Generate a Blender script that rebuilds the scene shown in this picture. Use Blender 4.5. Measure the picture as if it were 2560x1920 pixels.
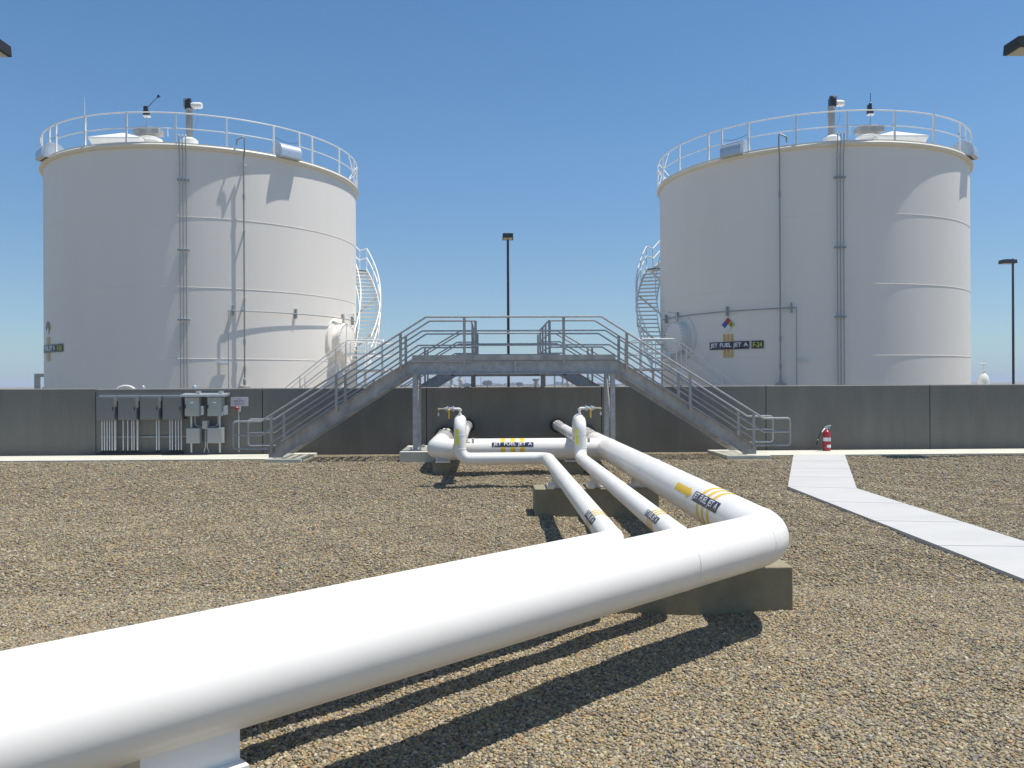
import bpy, math, random
import numpy as np
from mathutils import Vector, Matrix
random.seed(7); rng = np.random.default_rng(11)
S = bpy.context.scene
R = math.radians; PI = math.pi
for o in list(bpy.data.objects): bpy.data.objects.remove(o)

# ------------------------------------------------------------- camera
cd = bpy.data.cameras.new('camera'); cam = bpy.data.objects.new('camera', cd)
S.collection.objects.link(cam); S.camera = cam
cd.sensor_width = 36; cd.lens = 2010/2560*36; cd.clip_end = 8000; cd.clip_start = .05
cam.matrix_world = Matrix.Translation((0, 0, 2.2)) @ Matrix.Rotation(-.0283, 4, 'Z') @ Matrix.Rotation(PI/2-.0006, 4, 'X') @ Matrix.Rotation(-.005, 4, 'Z')
# ------------------------------------------------------------- light
SUNV = Vector((.322, .014, 1)).normalized()
elev = math.asin(SUNV.z)
w = bpy.data.worlds.new("World"); S.world = w; w.use_nodes = True
nt = w.node_tree; bg = nt.nodes['Background']
sky = nt.nodes.new('ShaderNodeTexSky'); sky.sky_type = 'NISHITA'; sky.sun_disc = False
sky.sun_elevation = elev; sky.sun_rotation = math.atan2(SUNV.x, SUNV.y)
sky.altitude = 0; sky.air_density = 1.0; sky.dust_density = .3; sky.ozone_density = 3.0
tcw = nt.nodes.new('ShaderNodeTexCoord'); sepw = nt.nodes.new('ShaderNodeSeparateXYZ'); nt.links.new(tcw.outputs['Generated'], sepw.inputs[0])
rw = nt.nodes.new('ShaderNodeValToRGB'); nt.links.new(sepw.outputs[2], rw.inputs[0]); cr = rw.color_ramp
while len(cr.elements) < 5: cr.elements.new(.5)
for e, (p, c) in zip(cr.elements, [(0, (.50, .72, 1.0)), (.045, (.60, .74, .90)), (.12, (.66, .77, .86)), (.27, (.68, .88, .98)), (.45, (.62, .88, 1.0))]): e.position = p; e.color = (*c, 1)
mxw = nt.nodes.new('ShaderNodeMixRGB'); mxw.blend_type = 'MULTIPLY'; mxw.inputs[0].default_value = 1   # clear dry air: bluer than the stock sky
nt.links.new(sky.outputs[0], mxw.inputs[1]); nt.links.new(rw.outputs[0], mxw.inputs[2]); nt.links.new(mxw.outputs[0], bg.inputs[0]); bg.inputs[1].default_value = .116
sl = bpy.data.lights.new('sun', 'SUN'); sl.energy = 5.0; sl.angle = R(.53); sl.color = (1, .97, .915)
so = bpy.data.objects.new('sun', sl); S.collection.objects.link(so)
so.rotation_euler = SUNV.to_track_quat('Z', 'Y').to_euler(); so.location = (20, 5, 30)
S.render.engine = 'CYCLES'
S.view_settings.view_transform = 'Standard'; S.view_settings.look = 'None'
S.view_settings.gamma = 1; S.view_settings.exposure = .13
S.cycles.max_bounces = 8; S.cycles.diffuse_bounces = 4

# ------------------------------------------------------------- materials
def mat(name, col, rough=.5, metal=0, noise=0, nscale=8, bump=0, bscale=60, spec=.5, coat=0, stretch=None, col2=None, detail=6):
    m = bpy.data.materials.new(name); m.use_nodes = True; t = m.node_tree; b = t.nodes['Principled BSDF']
    b.inputs['Roughness'].default_value = rough; b.inputs['Metallic'].default_value = metal
    b.inputs['Specular IOR Level'].default_value = spec; b.inputs['Coat Weight'].default_value = coat
    b.inputs['Base Color'].default_value = (*col, 1)
    tc = t.nodes.new('ShaderNodeTexCoord'); src = tc.outputs['Object']
    if stretch:
        mp = t.nodes.new('ShaderNodeMapping'); mp.inputs['Scale'].default_value = stretch
        t.links.new(src, mp.inputs[0]); src = mp.outputs[0]
    if noise:
        n = t.nodes.new('ShaderNodeTexNoise'); n.inputs['Scale'].default_value = nscale; n.inputs['Detail'].default_value = detail; n.inputs['Roughness'].default_value = .62
        t.links.new(src, n.inputs['Vector'])
        r = t.nodes.new('ShaderNodeValToRGB'); r.color_ramp.elements[0].position = .3; r.color_ramp.elements[1].position = .7
        c2 = col2 or tuple(c*(1-noise) for c in col)
        r.color_ramp.elements[0].color = (*c2, 1); r.color_ramp.elements[1].color = (*[min(1, c*(1+noise*.4)) for c in col], 1)
        t.links.new(n.outputs[0], r.inputs[0]); t.links.new(r.outputs[0], b.inputs['Base Color'])
    if bump:
        n2 = t.nodes.new('ShaderNodeTexNoise'); n2.inputs['Scale'].default_value = bscale; n2.inputs['Detail'].default_value = 5
        t.links.new(tc.outputs['Object'], n2.inputs['Vector'])
        bp = t.nodes.new('ShaderNodeBump'); bp.inputs['Strength'].default_value = bump; bp.inputs['Distance'].default_value = .01
        t.links.new(n2.outputs[0], bp.inputs['Height']); t.links.new(bp.outputs[0], b.inputs['Normal'])
    return m
M = {}
M['pipe'] = mat('white_pipe_paint', (.85, .805, .735), .32, noise=.03, nscale=3, bump=.05, bscale=220)
def specks(m, sc, lim, dark):
    t = m.node_tree; b = t.nodes['Principled BSDF']; l = b.inputs['Base Color'].links[0].from_socket
    tc = t.nodes.new('ShaderNodeTexCoord'); v = t.nodes.new('ShaderNodeTexVoronoi'); v.inputs['Scale'].default_value = sc; v.inputs['Randomness'].default_value = 1; t.links.new(tc.outputs['Object'], v.inputs['Vector'])
    sp = t.nodes.new('ShaderNodeSeparateColor'); t.links.new(v.outputs['Color'], sp.inputs[0])
    g1 = t.nodes.new('ShaderNodeMath'); g1.operation = 'GREATER_THAN'; g1.inputs[1].default_value = .86; t.links.new(sp.outputs[0], g1.inputs[0])
    g2 = t.nodes.new('ShaderNodeMath'); g2.operation = 'LESS_THAN'; g2.inputs[1].default_value = lim; t.links.new(v.outputs['Distance'], g2.inputs[0])
    mu = t.nodes.new('ShaderNodeMath'); mu.operation = 'MULTIPLY'; t.links.new(g1.outputs[0], mu.inputs[0]); t.links.new(g2.outputs[0], mu.inputs[1])
    mx = t.nodes.new('ShaderNodeMixRGB'); t.links.new(mu.outputs[0], mx.inputs[0]); t.links.new(l, mx.inputs[1]); mx.inputs[2].default_value = (*dark, 1); t.links.new(mx.outputs[0], b.inputs['Base Color'])
    n = t.nodes.new('ShaderNodeTexNoise'); n.inputs['Scale'].default_value = 2.2; n.inputs['Detail'].default_value = 7; t.links.new(tc.outputs['Object'], n.inputs['Vector'])
    mr = t.nodes.new('ShaderNodeMapRange'); mr.inputs['From Min'].default_value = .35; mr.inputs['From Max'].default_value = .65; mr.inputs['To Min'].default_value = .30; mr.inputs['To Max'].default_value = .38
    t.links.new(n.outputs[0], mr.inputs[0]); t.links.new(mr.outputs[0], b.inputs['Roughness'])
specks(M['pipe'], 5, .014, (.35, .32, .27))
M['tank'] = mat('white_tank_paint', (.90, .825, .728), .5, noise=.045, nscale=.5, bump=.12, bscale=5, stretch=(1, 1, .25))
M['rim'] = mat('cream_rim_paint', (.82, .76, .63), .5, noise=.05, nscale=2)
M['white'] = mat('white_rail_paint', (.84, .82, .77), .4, noise=.05)
M['galv'] = mat('galvanised_steel', (.41, .415, .42), .48, .35, noise=.28, nscale=9, bump=.05, bscale=30)
M['galv_old'] = mat('weathered_galvanised', (.44, .415, .38), .5, .3, noise=.35, nscale=4, stretch=(1, 1, .4))
M['galvbright'] = mat('bright_galvanised', (.62, .65, .67), .33, .55, noise=.1)
M['zinc'] = mat('grey_green_zinc', (.34, .37, .37), .5, .3, noise=.1)
M['conc_block'] = mat('old_concrete', (.265, .232, .15), .9, noise=.22, nscale=5, bump=.25, bscale=70)
M['conc_light'] = mat('pale_concrete', (.485, .47, .445), .9, noise=.09, nscale=1.3, bump=.12, bscale=90, stretch=(.6, 2, 1))
M['conc_pad'] = mat('cream_concrete', (.60, .575, .47), .9, noise=.13, nscale=2, bump=.15, bscale=70)
M['black'] = mat('black_metal', (.012, .012, .016), .4)
M['rubber'] = mat('black_rubber', (.02, .02, .02), .6)
M['bronze'] = mat('dark_bronze_pole', (.015, .013, .014), .65)
M['lens'] = mat('lamp_lens', (.50, .48, .38), .3, noise=.2, nscale=12)
M['boot'] = mat('ribbed_boot', (.52, .51, .45), .6)
M['yellow'] = mat('amber_tape', (.82, .52, .02), .4)
M['stripe_tank'] = mat('amber_tank_tape', (.72, .42, .05), .45)
M['lemon'] = mat('lemon_vinyl', (.88, .86, .06), .4)
M['navy'] = mat('navy_vinyl', (.022, .02, .045), .35)
M['letter'] = mat('white_lettering', (.84, .84, .86), .4)
M['lime'] = mat('lime_lettering', (.52, .60, .02), .4)
M['red'] = mat('red_enamel', (.42, .012, .018), .28, coat=.4)
M['nred'] = mat('diamond_red', (.40, .03, .03), .4); M['nblue'] = mat('diamond_blue', (.02, .05, .36), .4)
M['nyel'] = mat('diamond_yellow', (.55, .50, .03), .4); M['nwhite'] = mat('diamond_white', (.80, .80, .80), .4)
M['box'] = mat('grey_enclosure', (.38, .39, .37), .5, noise=.06)
M['panel'] = mat('dark_grey_enclosure', (.195, .20, .19), .5, noise=.06)
M['dull_black'] = mat('dull_black_and_shadow_gap', (.01, .01, .015), .7)  # black fittings, and the painted shade between the cabinets
M['signw'] = mat('sign_white', (.60, .58, .62), .5); M['signtext'] = mat('sign_text', (.30, .22, .22), .5)
M['sleeve_red'] = mat('rust_ring', (.30, .17, .09), .7)
M['brass'] = mat('brass', (.55, .47, .30), .4, .5)
M['glassy'] = mat('grey_lens', (.1, .1, .1), .2)

def concrete_wall_mat():
    m = mat('precast_concrete', (.235, .235, .222), .92, bump=.12, bscale=45); t = m.node_tree; b = t.nodes['Principled BSDF']
    tc = t.nodes.new('ShaderNodeTexCoord')
    mp = t.nodes.new('ShaderNodeMapping'); mp.inputs['Scale'].default_value = (1.6, 1, .35); t.links.new(tc.outputs['Object'], mp.inputs[0])
    n = t.nodes.new('ShaderNodeTexNoise'); n.inputs['Scale'].default_value = 1.4; n.inputs['Detail'].default_value = 8; n.inputs['Roughness'].default_value = .65
    t.links.new(mp.outputs[0], n.inputs['Vector'])
    r = t.nodes.new('ShaderNodeValToRGB'); r.color_ramp.elements[0].position = .32; r.color_ramp.elements[1].position = .68
    r.color_ramp.elements[0].color = (.178, .168, .14, 1); r.color_ramp.elements[1].color = (.218, .207, .18, 1)
    t.links.new(n.outputs[0], r.inputs[0])
    n3 = t.nodes.new('ShaderNodeTexNoise'); n3.inputs['Scale'].default_value = 26; n3.inputs['Detail'].default_value = 6; t.links.new(tc.outputs['Object'], n3.inputs['Vector'])
    mx = t.nodes.new('ShaderNodeMixRGB'); mx.blend_type = 'OVERLAY'; mx.inputs[0].default_value = .25
    t.links.new(r.outputs[0], mx.inputs[1]); t.links.new(n3.outputs[0], mx.inputs[2]); t.links.new(mx.outputs[0], b.inputs['Base Color'])
    return m
M['wall'] = concrete_wall_mat()

PAL = [(0.258, 0.196, 0.097), (0.18, 0.16, 0.126), (0.341, 0.277, 0.16), (0.332, 0.205, 0.092), (0.098, 0.081, 0.063), (0.39, 0.334, 0.227), (0.21, 0.177, 0.147), (0.273, 0.205, 0.097), (0.161, 0.134, 0.084), (0.273, 0.22, 0.13), (0.234, 0.205, 0.134), (0.302, 0.239, 0.134)]
PALK = 1.05
def gravel_ground_mat():
    m = bpy.data.materials.new('gravel_bed'); m.use_nodes = True; t = m.node_tree; b = t.nodes['Principled BSDF']; b.inputs['Roughness'].default_value = .85
    tc = t.nodes.new('ShaderNodeTexCoord')
    nz = t.nodes.new('ShaderNodeTexNoise'); nz.inputs['Scale'].default_value = 14; nz.inputs['Detail'].default_value = 2
    t.links.new(tc.outputs['Object'], nz.inputs['Vector'])
    ad = t.nodes.new('ShaderNodeMixRGB'); ad.blend_type = 'LINEAR_LIGHT'; ad.inputs[0].default_value = .02
    t.links.new(tc.outputs['Object'], ad.inputs[1]); t.links.new(nz.outputs['Color'], ad.inputs[2])
    v = t.nodes.new('ShaderNodeTexVoronoi'); v.inputs['Scale'].default_value = 44; t.links.new(ad.outputs[0], v.inputs['Vector'])
    sep = t.nodes.new('ShaderNodeSeparateColor'); t.links.new(v.outputs['Color'], sep.inputs[0])
    r = t.nodes.new('ShaderNodeValToRGB'); cr = r.color_ramp; cr.interpolation = 'CONSTANT'
    while len(cr.elements) < len(PAL): cr.elements.new(.5)
    for i, c in enumerate(PAL): cr.elements[i].position = i/len(PAL); cr.elements[i].color = (*[k*PALK for k in c], 1)
    t.links.new(sep.outputs[0], r.inputs[0])
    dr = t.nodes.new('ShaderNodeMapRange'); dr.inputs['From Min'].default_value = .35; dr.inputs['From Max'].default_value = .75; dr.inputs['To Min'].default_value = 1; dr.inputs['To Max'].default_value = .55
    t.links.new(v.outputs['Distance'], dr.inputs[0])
    big = t.nodes.new('ShaderNodeTexNoise'); big.inputs['Scale'].default_value = .7; big.inputs['Detail'].default_value = 8; big.inputs['Roughness'].default_value = .7; t.links.new(tc.outputs['Object'], big.inputs['Vector'])
    br = t.nodes.new('ShaderNodeMapRange'); br.inputs['From Min'].default_value = .3; br.inputs['From Max'].default_value = .7; br.inputs['To Min'].default_value = .84; br.inputs['To Max'].default_value = 1.12
    t.links.new(big.outputs[0], br.inputs[0])
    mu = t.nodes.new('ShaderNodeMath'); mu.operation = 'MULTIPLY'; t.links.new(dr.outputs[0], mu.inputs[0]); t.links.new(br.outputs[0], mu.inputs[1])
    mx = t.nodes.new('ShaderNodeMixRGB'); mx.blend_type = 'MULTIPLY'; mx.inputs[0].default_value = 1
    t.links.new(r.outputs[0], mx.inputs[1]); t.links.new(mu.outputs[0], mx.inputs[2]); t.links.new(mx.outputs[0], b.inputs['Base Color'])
    inv = t.nodes.new('ShaderNodeMath'); inv.operation = 'SUBTRACT'; inv.inputs[0].default_value = 1; t.links.new(v.outputs['Distance'], inv.inputs[1])
    bp = t.nodes.new('ShaderNodeBump'); bp.inputs['Strength'].default_value = .9; bp.inputs['Distance'].default_value = .02
    t.links.new(inv.outputs[0], bp.inputs['Height']); t.links.new(bp.outputs[0], b.inputs['Normal'])
    return m
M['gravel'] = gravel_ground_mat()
def pebble_mat():
    m = bpy.data.materials.new('pebble_stone'); m.use_nodes = True; t = m.node_tree; b = t.nodes['Principled BSDF']; b.inputs['Roughness'].default_value = .75
    a = t.nodes.new('ShaderNodeAttribute'); a.attribute_name = 'stone'
    tc = t.nodes.new('ShaderNodeTexCoord'); n = t.nodes.new('ShaderNodeTexNoise'); n.inputs['Scale'].default_value = 120; t.links.new(tc.outputs['Object'], n.inputs['Vector'])
    mr = t.nodes.new('ShaderNodeMapRange'); mr.inputs['To Min'].default_value = .8; mr.inputs['To Max'].default_value = 1.2; t.links.new(n.outputs[0], mr.inputs[0])
    mx = t.nodes.new('ShaderNodeMixRGB'); mx.blend_type = 'MULTIPLY'; mx.inputs[0].default_value = 1
    t.links.new(a.outputs['Color'], mx.inputs[1]); t.links.new(mr.outputs[0], mx.inputs[2]); t.links.new(mx.outputs[0], b.inputs['Base Color'])
    return m
M['pebble'] = pebble_mat()

# ------------------------------------------------------------- mesh helpers
def wloc(o):
    v = Vector((0, 0, 0))
    while o: v += o.location; o = o.parent
    return v
class MB:
    def __init__(s): s.v = []; s.f = []
    def add(s, vs, fs):
        k = len(s.v); s.v += [tuple(p) for p in vs]; s.f += [tuple(i+k for i in f) for f in fs]; return s
    def box(s, c, d, rz=0, mtx=None):
        x, y, z = d[0]/2, d[1]/2, d[2]/2
        m = mtx or (Matrix.Translation(c) @ Matrix.Rotation(rz, 4, 'Z'))
        vs = [m @ Vector(p) for p in [(-x, -y, -z), (x, -y, -z), (x, y, -z), (-x, y, -z), (-x, -y, z), (x, -y, z), (x, y, z), (-x, y, z)]]
        return s.add(vs, [(0, 3, 2, 1), (4, 5, 6, 7), (0, 1, 5, 4), (1, 2, 6, 5), (2, 3, 7, 6), (3, 0, 4, 7)])
    def bb(s, x0, x1, y0, y1, z0, z1): return s.box(((x0+x1)/2, (y0+y1)/2, (z0+z1)/2), (abs(x1-x0), abs(y1-y0), abs(z1-z0)))
    def tube(s, pts, r, n=10, caps=True, closed=False):
        P = [Vector(p) for p in pts]; k = len(P); rr = r if isinstance(r, (list, tuple)) else [r]*k
        T = []
        for i in range(k):
            a = P[(i-1) % k] if (i or closed) else P[0]; b = P[(i+1) % k] if (i < k-1 or closed) else P[-1]
            d0 = (P[i]-a); d1 = (b-P[i]); d0 = d0.normalized() if d0.length > 1e-9 else Vector(); d1 = d1.normalized() if d1.length > 1e-9 else Vector()
            T.append((d0+d1).normalized())
        up = Vector((0, 0, 1)) if abs(T[0].z) < .9 else Vector((1, 0, 0))
        N = (up - T[0]*up.dot(T[0])).normalized(); vs = []
        for i in range(k):
            N = (N - T[i]*N.dot(T[i])).normalized(); B = T[i].cross(N)
            sc = 1.0
            if 0 < i < k-1 or closed:
                d0 = (P[i]-P[(i-1) % k]).normalized(); c = max(.3, d0.dot(T[i])); sc = 1/c
            for j in range(n):
                a = 2*PI*j/n; vs.append(P[i] + (N*math.cos(a) + B*math.sin(a))*rr[i]*(sc if sc < 1.15 else 1))
        fs = []
        for i in range(k if closed else k-1):
            q = (i+1) % k
            for j in range(n): fs.append((i*n+j, i*n+(j+1) % n, q*n+(j+1) % n, q*n+j))
        if caps and not closed: fs.append(tuple(reversed(range(n)))); fs.append(tuple((k-1)*n+j for j in range(n)))
        return s.add(vs, fs)
    def lathe(s, prof, n=24, mtx=None, closed=False):
        m = mtx or Matrix(); vs = []; fs = []; k = len(prof)
        for (r, z) in prof:
            for j in range(n): a = 2*PI*j/n; vs.append(m @ Vector((r*math.cos(a), r*math.sin(a), z)))
        for i in range(k-1):
            for j in range(n): fs.append((i*n+j, i*n+(j+1) % n, (i+1)*n+(j+1) % n, (i+1)*n+j))
        if not closed: fs.append(tuple(reversed(range(n)))); fs.append(tuple((k-1)*n+j for j in range(n)))
        return s.add(vs, fs)
    def prism(s, poly, h0, h1, ax='Y'):
        f = {'Y': lambda a, b, h: (a, h, b), 'Z': lambda a, b, h: (a, b, h), 'X': lambda a, b, h: (h, a, b)}[ax]; n = len(poly)
        vs = [f(a, b, h0) for a, b in poly] + [f(a, b, h1) for a, b in poly]
        return s.add(vs, [tuple(range(n)), tuple(range(2*n-1, n-1, -1))] + [(i, n+i, n+(i+1) % n, (i+1) % n) for i in range(n)])
    def grid(s, fn, us, vs_):
        k = len(vs_); pts = [fn(u, v) for u in us for v in vs_]
        return s.add(pts, [(i*k+j, (i+1)*k+j, (i+1)*k+j+1, i*k+j+1) for i in range(len(us)-1) for j in range(k-1)])
    def build(s, name, m, parent=None, smooth=True, bevel=0, org=None):
        me = bpy.data.meshes.new(name)
        pw = wloc(parent) if parent else Vector((0, 0, 0)); ow = Vector(org) if org else pw
        me.from_pydata([(x-ow.x, y-ow.y, z-ow.z) for x, y, z in s.v], [], s.f); me.update()
        import bmesh
        b = bmesh.new(); b.from_mesh(me); bmesh.ops.recalc_face_normals(b, faces=b.faces); b.to_mesh(me); b.free()
        if smooth:
            me.polygons.foreach_set('use_smooth', [True]*len(me.polygons)); me.set_sharp_from_angle(angle=R(38))
        o = bpy.data.objects.new(name, me); S.collection.objects.link(o); o.parent = parent; o.location = ow-pw
        me.materials.append(M[m] if isinstance(m, str) else m)
        if bevel:
            bv = o.modifiers.new('edge', 'BEVEL'); bv.width = bevel; bv.segments = 2; bv.limit_method = 'ANGLE'; bv.angle_limit = R(40)
        return o
def tag(o, label=None, cat=None, group=None, kind=None):
    if label: o['label'] = label
    if cat: o['category'] = cat
    if group: o['group'] = group
    if kind: o['kind'] = kind
    return o
def thing(name, loc, label, cat, group=None):
    o = bpy.data.objects.new(name, None); S.collection.objects.link(o); o.location = loc; o.empty_display_size = .2
    return tag(o, label, cat, group)
def fillet(pts, rb, n=7):
    P = [Vector(p) for p in pts]; out = [P[0]]
    rbs = rb if isinstance(rb, (list, tuple)) else [rb]*len(P)
    for i in range(1, len(P)-1):
        a, p, b = P[i-1], P[i], P[i+1]; d0 = (a-p).normalized(); d1 = (b-p).normalized()
        ang = math.acos(max(-1, min(1, d0.dot(d1)))); q = rbs[i]
        if ang > PI-.01: out.append(p); continue
        L = min(q/math.tan(ang/2), (a-p).length*.499, (b-p).length*.499); q = L*math.tan(ang/2)
        bis = (d0+d1).normalized(); c = p + bis*(q/math.sin(ang/2)); s0 = p+d0*L-c; s1 = p+d1*L-c; th = s0.angle(s1)
        for k in range(n+1):
            t = k/n; out.append(c + (s0*math.sin((1-t)*th) + s1*math.sin(t*th))/math.sin(th))
    out.append(P[-1]); return out
def text_pts(body, height, bold=.0, sub=1, width=None):
    cu = bpy.data.curves.new('t', 'FONT'); cu.body = body; cu.size = 1; cu.offset = bold; cu.resolution_u = 4; cu.space_word = 1.5
    o = bpy.data.objects.new('t', cu); me = bpy.data.meshes.new_from_object(o)
    vs = [tuple(v.co) for v in me.vertices]; fs = [tuple(p.vertices) for p in me.polygons]
    bpy.data.objects.remove(o); bpy.data.curves.remove(cu); bpy.data.meshes.remove(me)
    xs = [v[0] for v in vs]; ys = [v[1] for v in vs]; k = height/(max(ys)-min(ys)); kx = (width/(max(xs)-min(xs))) if width else k
    cx = (max(xs)+min(xs))/2; cy = (max(ys)+min(ys))/2
    import bmesh
    b = bmesh.new(); bv = [b.verts.new(((x-cx)*kx, (y-cy)*k, 0)) for x, y, z in vs]
    for f in fs:
        try: b.faces.new([bv[i] for i in f])
        except ValueError: pass
    bmesh.ops.triangulate(b, faces=b.faces)
    for _ in range(sub): bmesh.ops.subdivide_edges(b, edges=[e for e in b.edges if e.calc_length() > height*.35], cuts=1); bmesh.ops.triangulate(b, faces=b.faces)
    b.verts.index_update(); V = [tuple(v.co) for v in b.verts]; F = [tuple(v.index for v in f.verts) for f in b.faces]; b.free()
    return V, F
def lin(a, b, n): return [a+(b-a)*i/n for i in range(n+1)]

# ------------------------------------------------------------- ground
def gz(x, y):
    y = np.asarray(y, float); t = np.clip((y-12.5)/6.9, 0, 1); a = .36*t*t*(3-2*t)
    b = np.interp(y, [8.0, 15.3, 19.5], [0, .25, .36]); k = np.clip((np.asarray(x, float)-3)/1.9, 0, 1); return a*(1-k)+b*k
def bump(x, y):
    b = .011*np.sin(x*2.1+1.3*np.sin(y*1.7)) + .009*np.sin(y*3.3+1.1*np.sin(x*2.3+1)) + .007*np.sin(x*5.7+y*4.1) + .006*np.sin(x*4.3-y*6.7+2)
    return b*np.clip((19.5-y)/1.0, .25, 1)
xs = [-4000, -1200, -400, -140, -60, -32] + lin(-20, 20, 250) + [32, 60, 140, 400, 1200, 4000]
ys = [-4000, -400, -60, -14, -4] + lin(0, 19.5, 150) + [20.2, 21, 21.5, 26, 40, 80, 160, 400, 1200, 4000]
X, Y = np.meshgrid(xs, ys, indexing='ij'); Z = gz(X, Y) + np.where((Y > 0) & (Y < 20) & (abs(X) < 20.1), bump(X, Y), 0) - np.where(Y > 20, .0, 0)
g = MB(); k = len(ys); g.v = [tuple(p) for p in np.stack([X, Y, Z], -1).reshape(-1, 3)]
g.f = [(i*k+j, (i+1)*k+j, (i+1)*k+j+1, i*k+j+1) for i in range(len(xs)-1) for j in range(k-1)]
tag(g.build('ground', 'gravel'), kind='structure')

# loose pebbles over the near part of the bed
def icos():
    p = (1+5**.5)/2; v = np.array([(-1, p, 0), (1, p, 0), (-1, -p, 0), (1, -p, 0), (0, -1, p), (0, 1, p), (0, -1, -p), (0, 1, -p), (p, 0, -1), (p, 0, 1), (-p, 0, -1), (-p, 0, 1)])
    f = np.array([(0, 11, 5), (0, 5, 1), (0, 1, 7), (0, 7, 10), (0, 10, 11), (1, 5, 9), (5, 11, 4), (11, 10, 2), (10, 7, 6), (7, 1, 8), (3, 9, 4), (3, 4, 2), (3, 2, 6), (3, 6, 8), (3, 8, 9), (4, 9, 5), (2, 4, 11), (6, 2, 10), (8, 6, 7), (9, 8, 1)])
    return v/np.linalg.norm(v[0]), f
def pebbles(n, y0, y1, smin, smax, fade=None):
    yy = np.sqrt(rng.uniform(0, 1, n)*((y1+1)**2-(y0+1)**2)+(y0+1)**2)-1
    xx = rng.uniform(-1, 1, n)*(.70*yy+1.2)+.03*yy
    if fade: keep = rng.uniform(0, 1, n) > np.clip((yy-fade)/(y1-fade), 0, 1); xx, yy = xx[keep], yy[keep]
    # keep clear of blocks, path and paving
    bad = ((xx > .84) & (xx < 2.92) & (yy > 7.6) & (yy < 8.15)) | ((xx > .72) & (xx < 2.8) & (yy > 13.1) & (yy < 13.8)) | ((xx > -2.52) & (xx < -1.4) & (yy > 3.4) & (yy < 4.0))
    xl = np.interp(yy, [1.5, 8.517, 14.697, 19.65], [6.05, 5.759, 5.503, 7.5]); xr = np.interp(yy, [1.5, 8.45, 14.427, 19.65], [7.49, 7.045, 6.667, 8.78]); bad |= (xx > xl+.01) & (xx < xr-.01) & (yy < 19.7); bad |= (yy > 19.62) & ((xx < -5.3) | (xx > 6.75)); bad |= (yy > 18.8) & (xx < -4.33) & (xx > -5.32); bad |= (yy > 18.8) & (xx > 5.58) & (xx < 6.76); bad |= (yy > 18.95) & (((xx > -2.14) & (xx < -1.18)) | ((xx > 2.48) & (xx < 3.42)))
    xx, yy = xx[~bad], yy[~bad]; n = len(xx)
    V, F = icos(); sc = rng.uniform(smin, smax, n)*rng.choice([.7, .9, 1, 1.15, 1.5], n)
    d = np.stack([sc*rng.uniform(.8, 1.35, n), sc*rng.uniform(.65, 1.05, n), sc*rng.uniform(.45, .78, n)], -1)
    a = rng.uniform(0, 2*PI, n); ti = rng.uniform(-.5, .5, n)
    P = V[None] * d[:, None] * (1+rng.uniform(-.10, .10, (n, 12, 1)))
    x, y, z = P[..., 0], P[..., 1], P[..., 2]
    ct, st = np.cos(ti)[:, None], np.sin(ti)[:, None]; x, z = x*ct-z*st, x*st+z*ct
    ca, sa = np.cos(a)[:, None], np.sin(a)[:, None]; x, y = x*ca-y*sa, x*sa+y*ca
    zz = gz(xx, yy)+bump(xx, yy)+sc*rng.uniform(.0, .55, n)
    P = np.stack([x+xx[:, None], y+yy[:, None], z+zz[:, None]], -1)
    col = np.array(PAL)[rng.integers(0, len(PAL), n)]*PALK*rng.uniform(.8, 1.3, (n, 1))
    return P.reshape(-1, 3), (F[None]+12*np.arange(n)[:, None, None]).reshape(-1, 3), np.repeat(col, 20, 0)
def gravel_layer():
    A = [pebbles(330000, 3.6, 8.5, .0075, .0125), pebbles(230000, 8.5, 15.5, .0095, .0155, fade=13), pebbles(130000, 13, 20.6, .012, .019)]
    V = np.concatenate([a[0] for a in A]); o = 0; F = []
    for a in A: F.append(a[1]+o); o += len(a[0])
    F = np.concatenate(F); C = np.concatenate([a[2] for a in A])
    me = bpy.data.meshes.new('gravel'); me.vertices.add(len(V)); me.vertices.foreach_set('co', V.astype(np.float32).ravel())
    me.loops.add(F.size); me.loops.foreach_set('vertex_index', F.astype(np.int32).ravel())
    me.polygons.add(len(F)); me.polygons.foreach_set('loop_start', np.arange(0, F.size, 3, dtype=np.int32))
    try: me.polygons.foreach_set('loop_total', np.full(len(F), 3, np.int32))
    except Exception: pass
    me.update(calc_edges=True)
    at = me.attributes.new('stone', 'FLOAT_COLOR', 'FACE'); at.data.foreach_set('color', np.concatenate([C, np.ones((len(C), 1))], 1).astype(np.float32).ravel())
    me.polygons.foreach_set('use_smooth', np.ones(len(F), bool))
    o = bpy.data.objects.new('gravel', me); S.collection.objects.link(o); me.materials.append(M['pebble'])
    tag(o, 'loose tan and grey river gravel covering the yard', 'gravel', kind='stuff')
gravel_layer()

# sidewalk along the wall, path and stair landings
def slab_joints(mb, x0, x1, y0, y1, z0, z1, step, gap=.012):
    n = max(1, round((x1-x0)/step)); d = (x1-x0)/n
    for i in range(n): mb.bb(x0+i*d+gap/2, x0+(i+1)*d-gap/2, y0, y1, z0, z1)
s = MB(); slab_joints(s, -34, -5.3, 19.65, 20.95, .2, .405, 4.1, .006); slab_joints(s, 6.75, 36, 19.65, 20.95, .2, .405, 4.1, .006)
tag(s.build('sidewalk', 'conc_pad', bevel=.006), kind='structure')
s = MB(); s.bb(-5.296, -4.45, 19.12, 20.9, .2, .440); s.bb(5.7, 6.746, 19.12, 20.9, .2, .440)
tag(s.build('stair_landing', 'conc_pad', bevel=.006), kind='structure')
s = MB(); pth = [((7.50, 19.645), (8.78, 19.645)), ((5.503, 14.697), (6.667, 14.427)), ((5.759, 8.517), (7.045, 8.45)), ((6.05, 1.5), (7.49, 1.5)), ((6.24, -3), (7.77, -3))]
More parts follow.
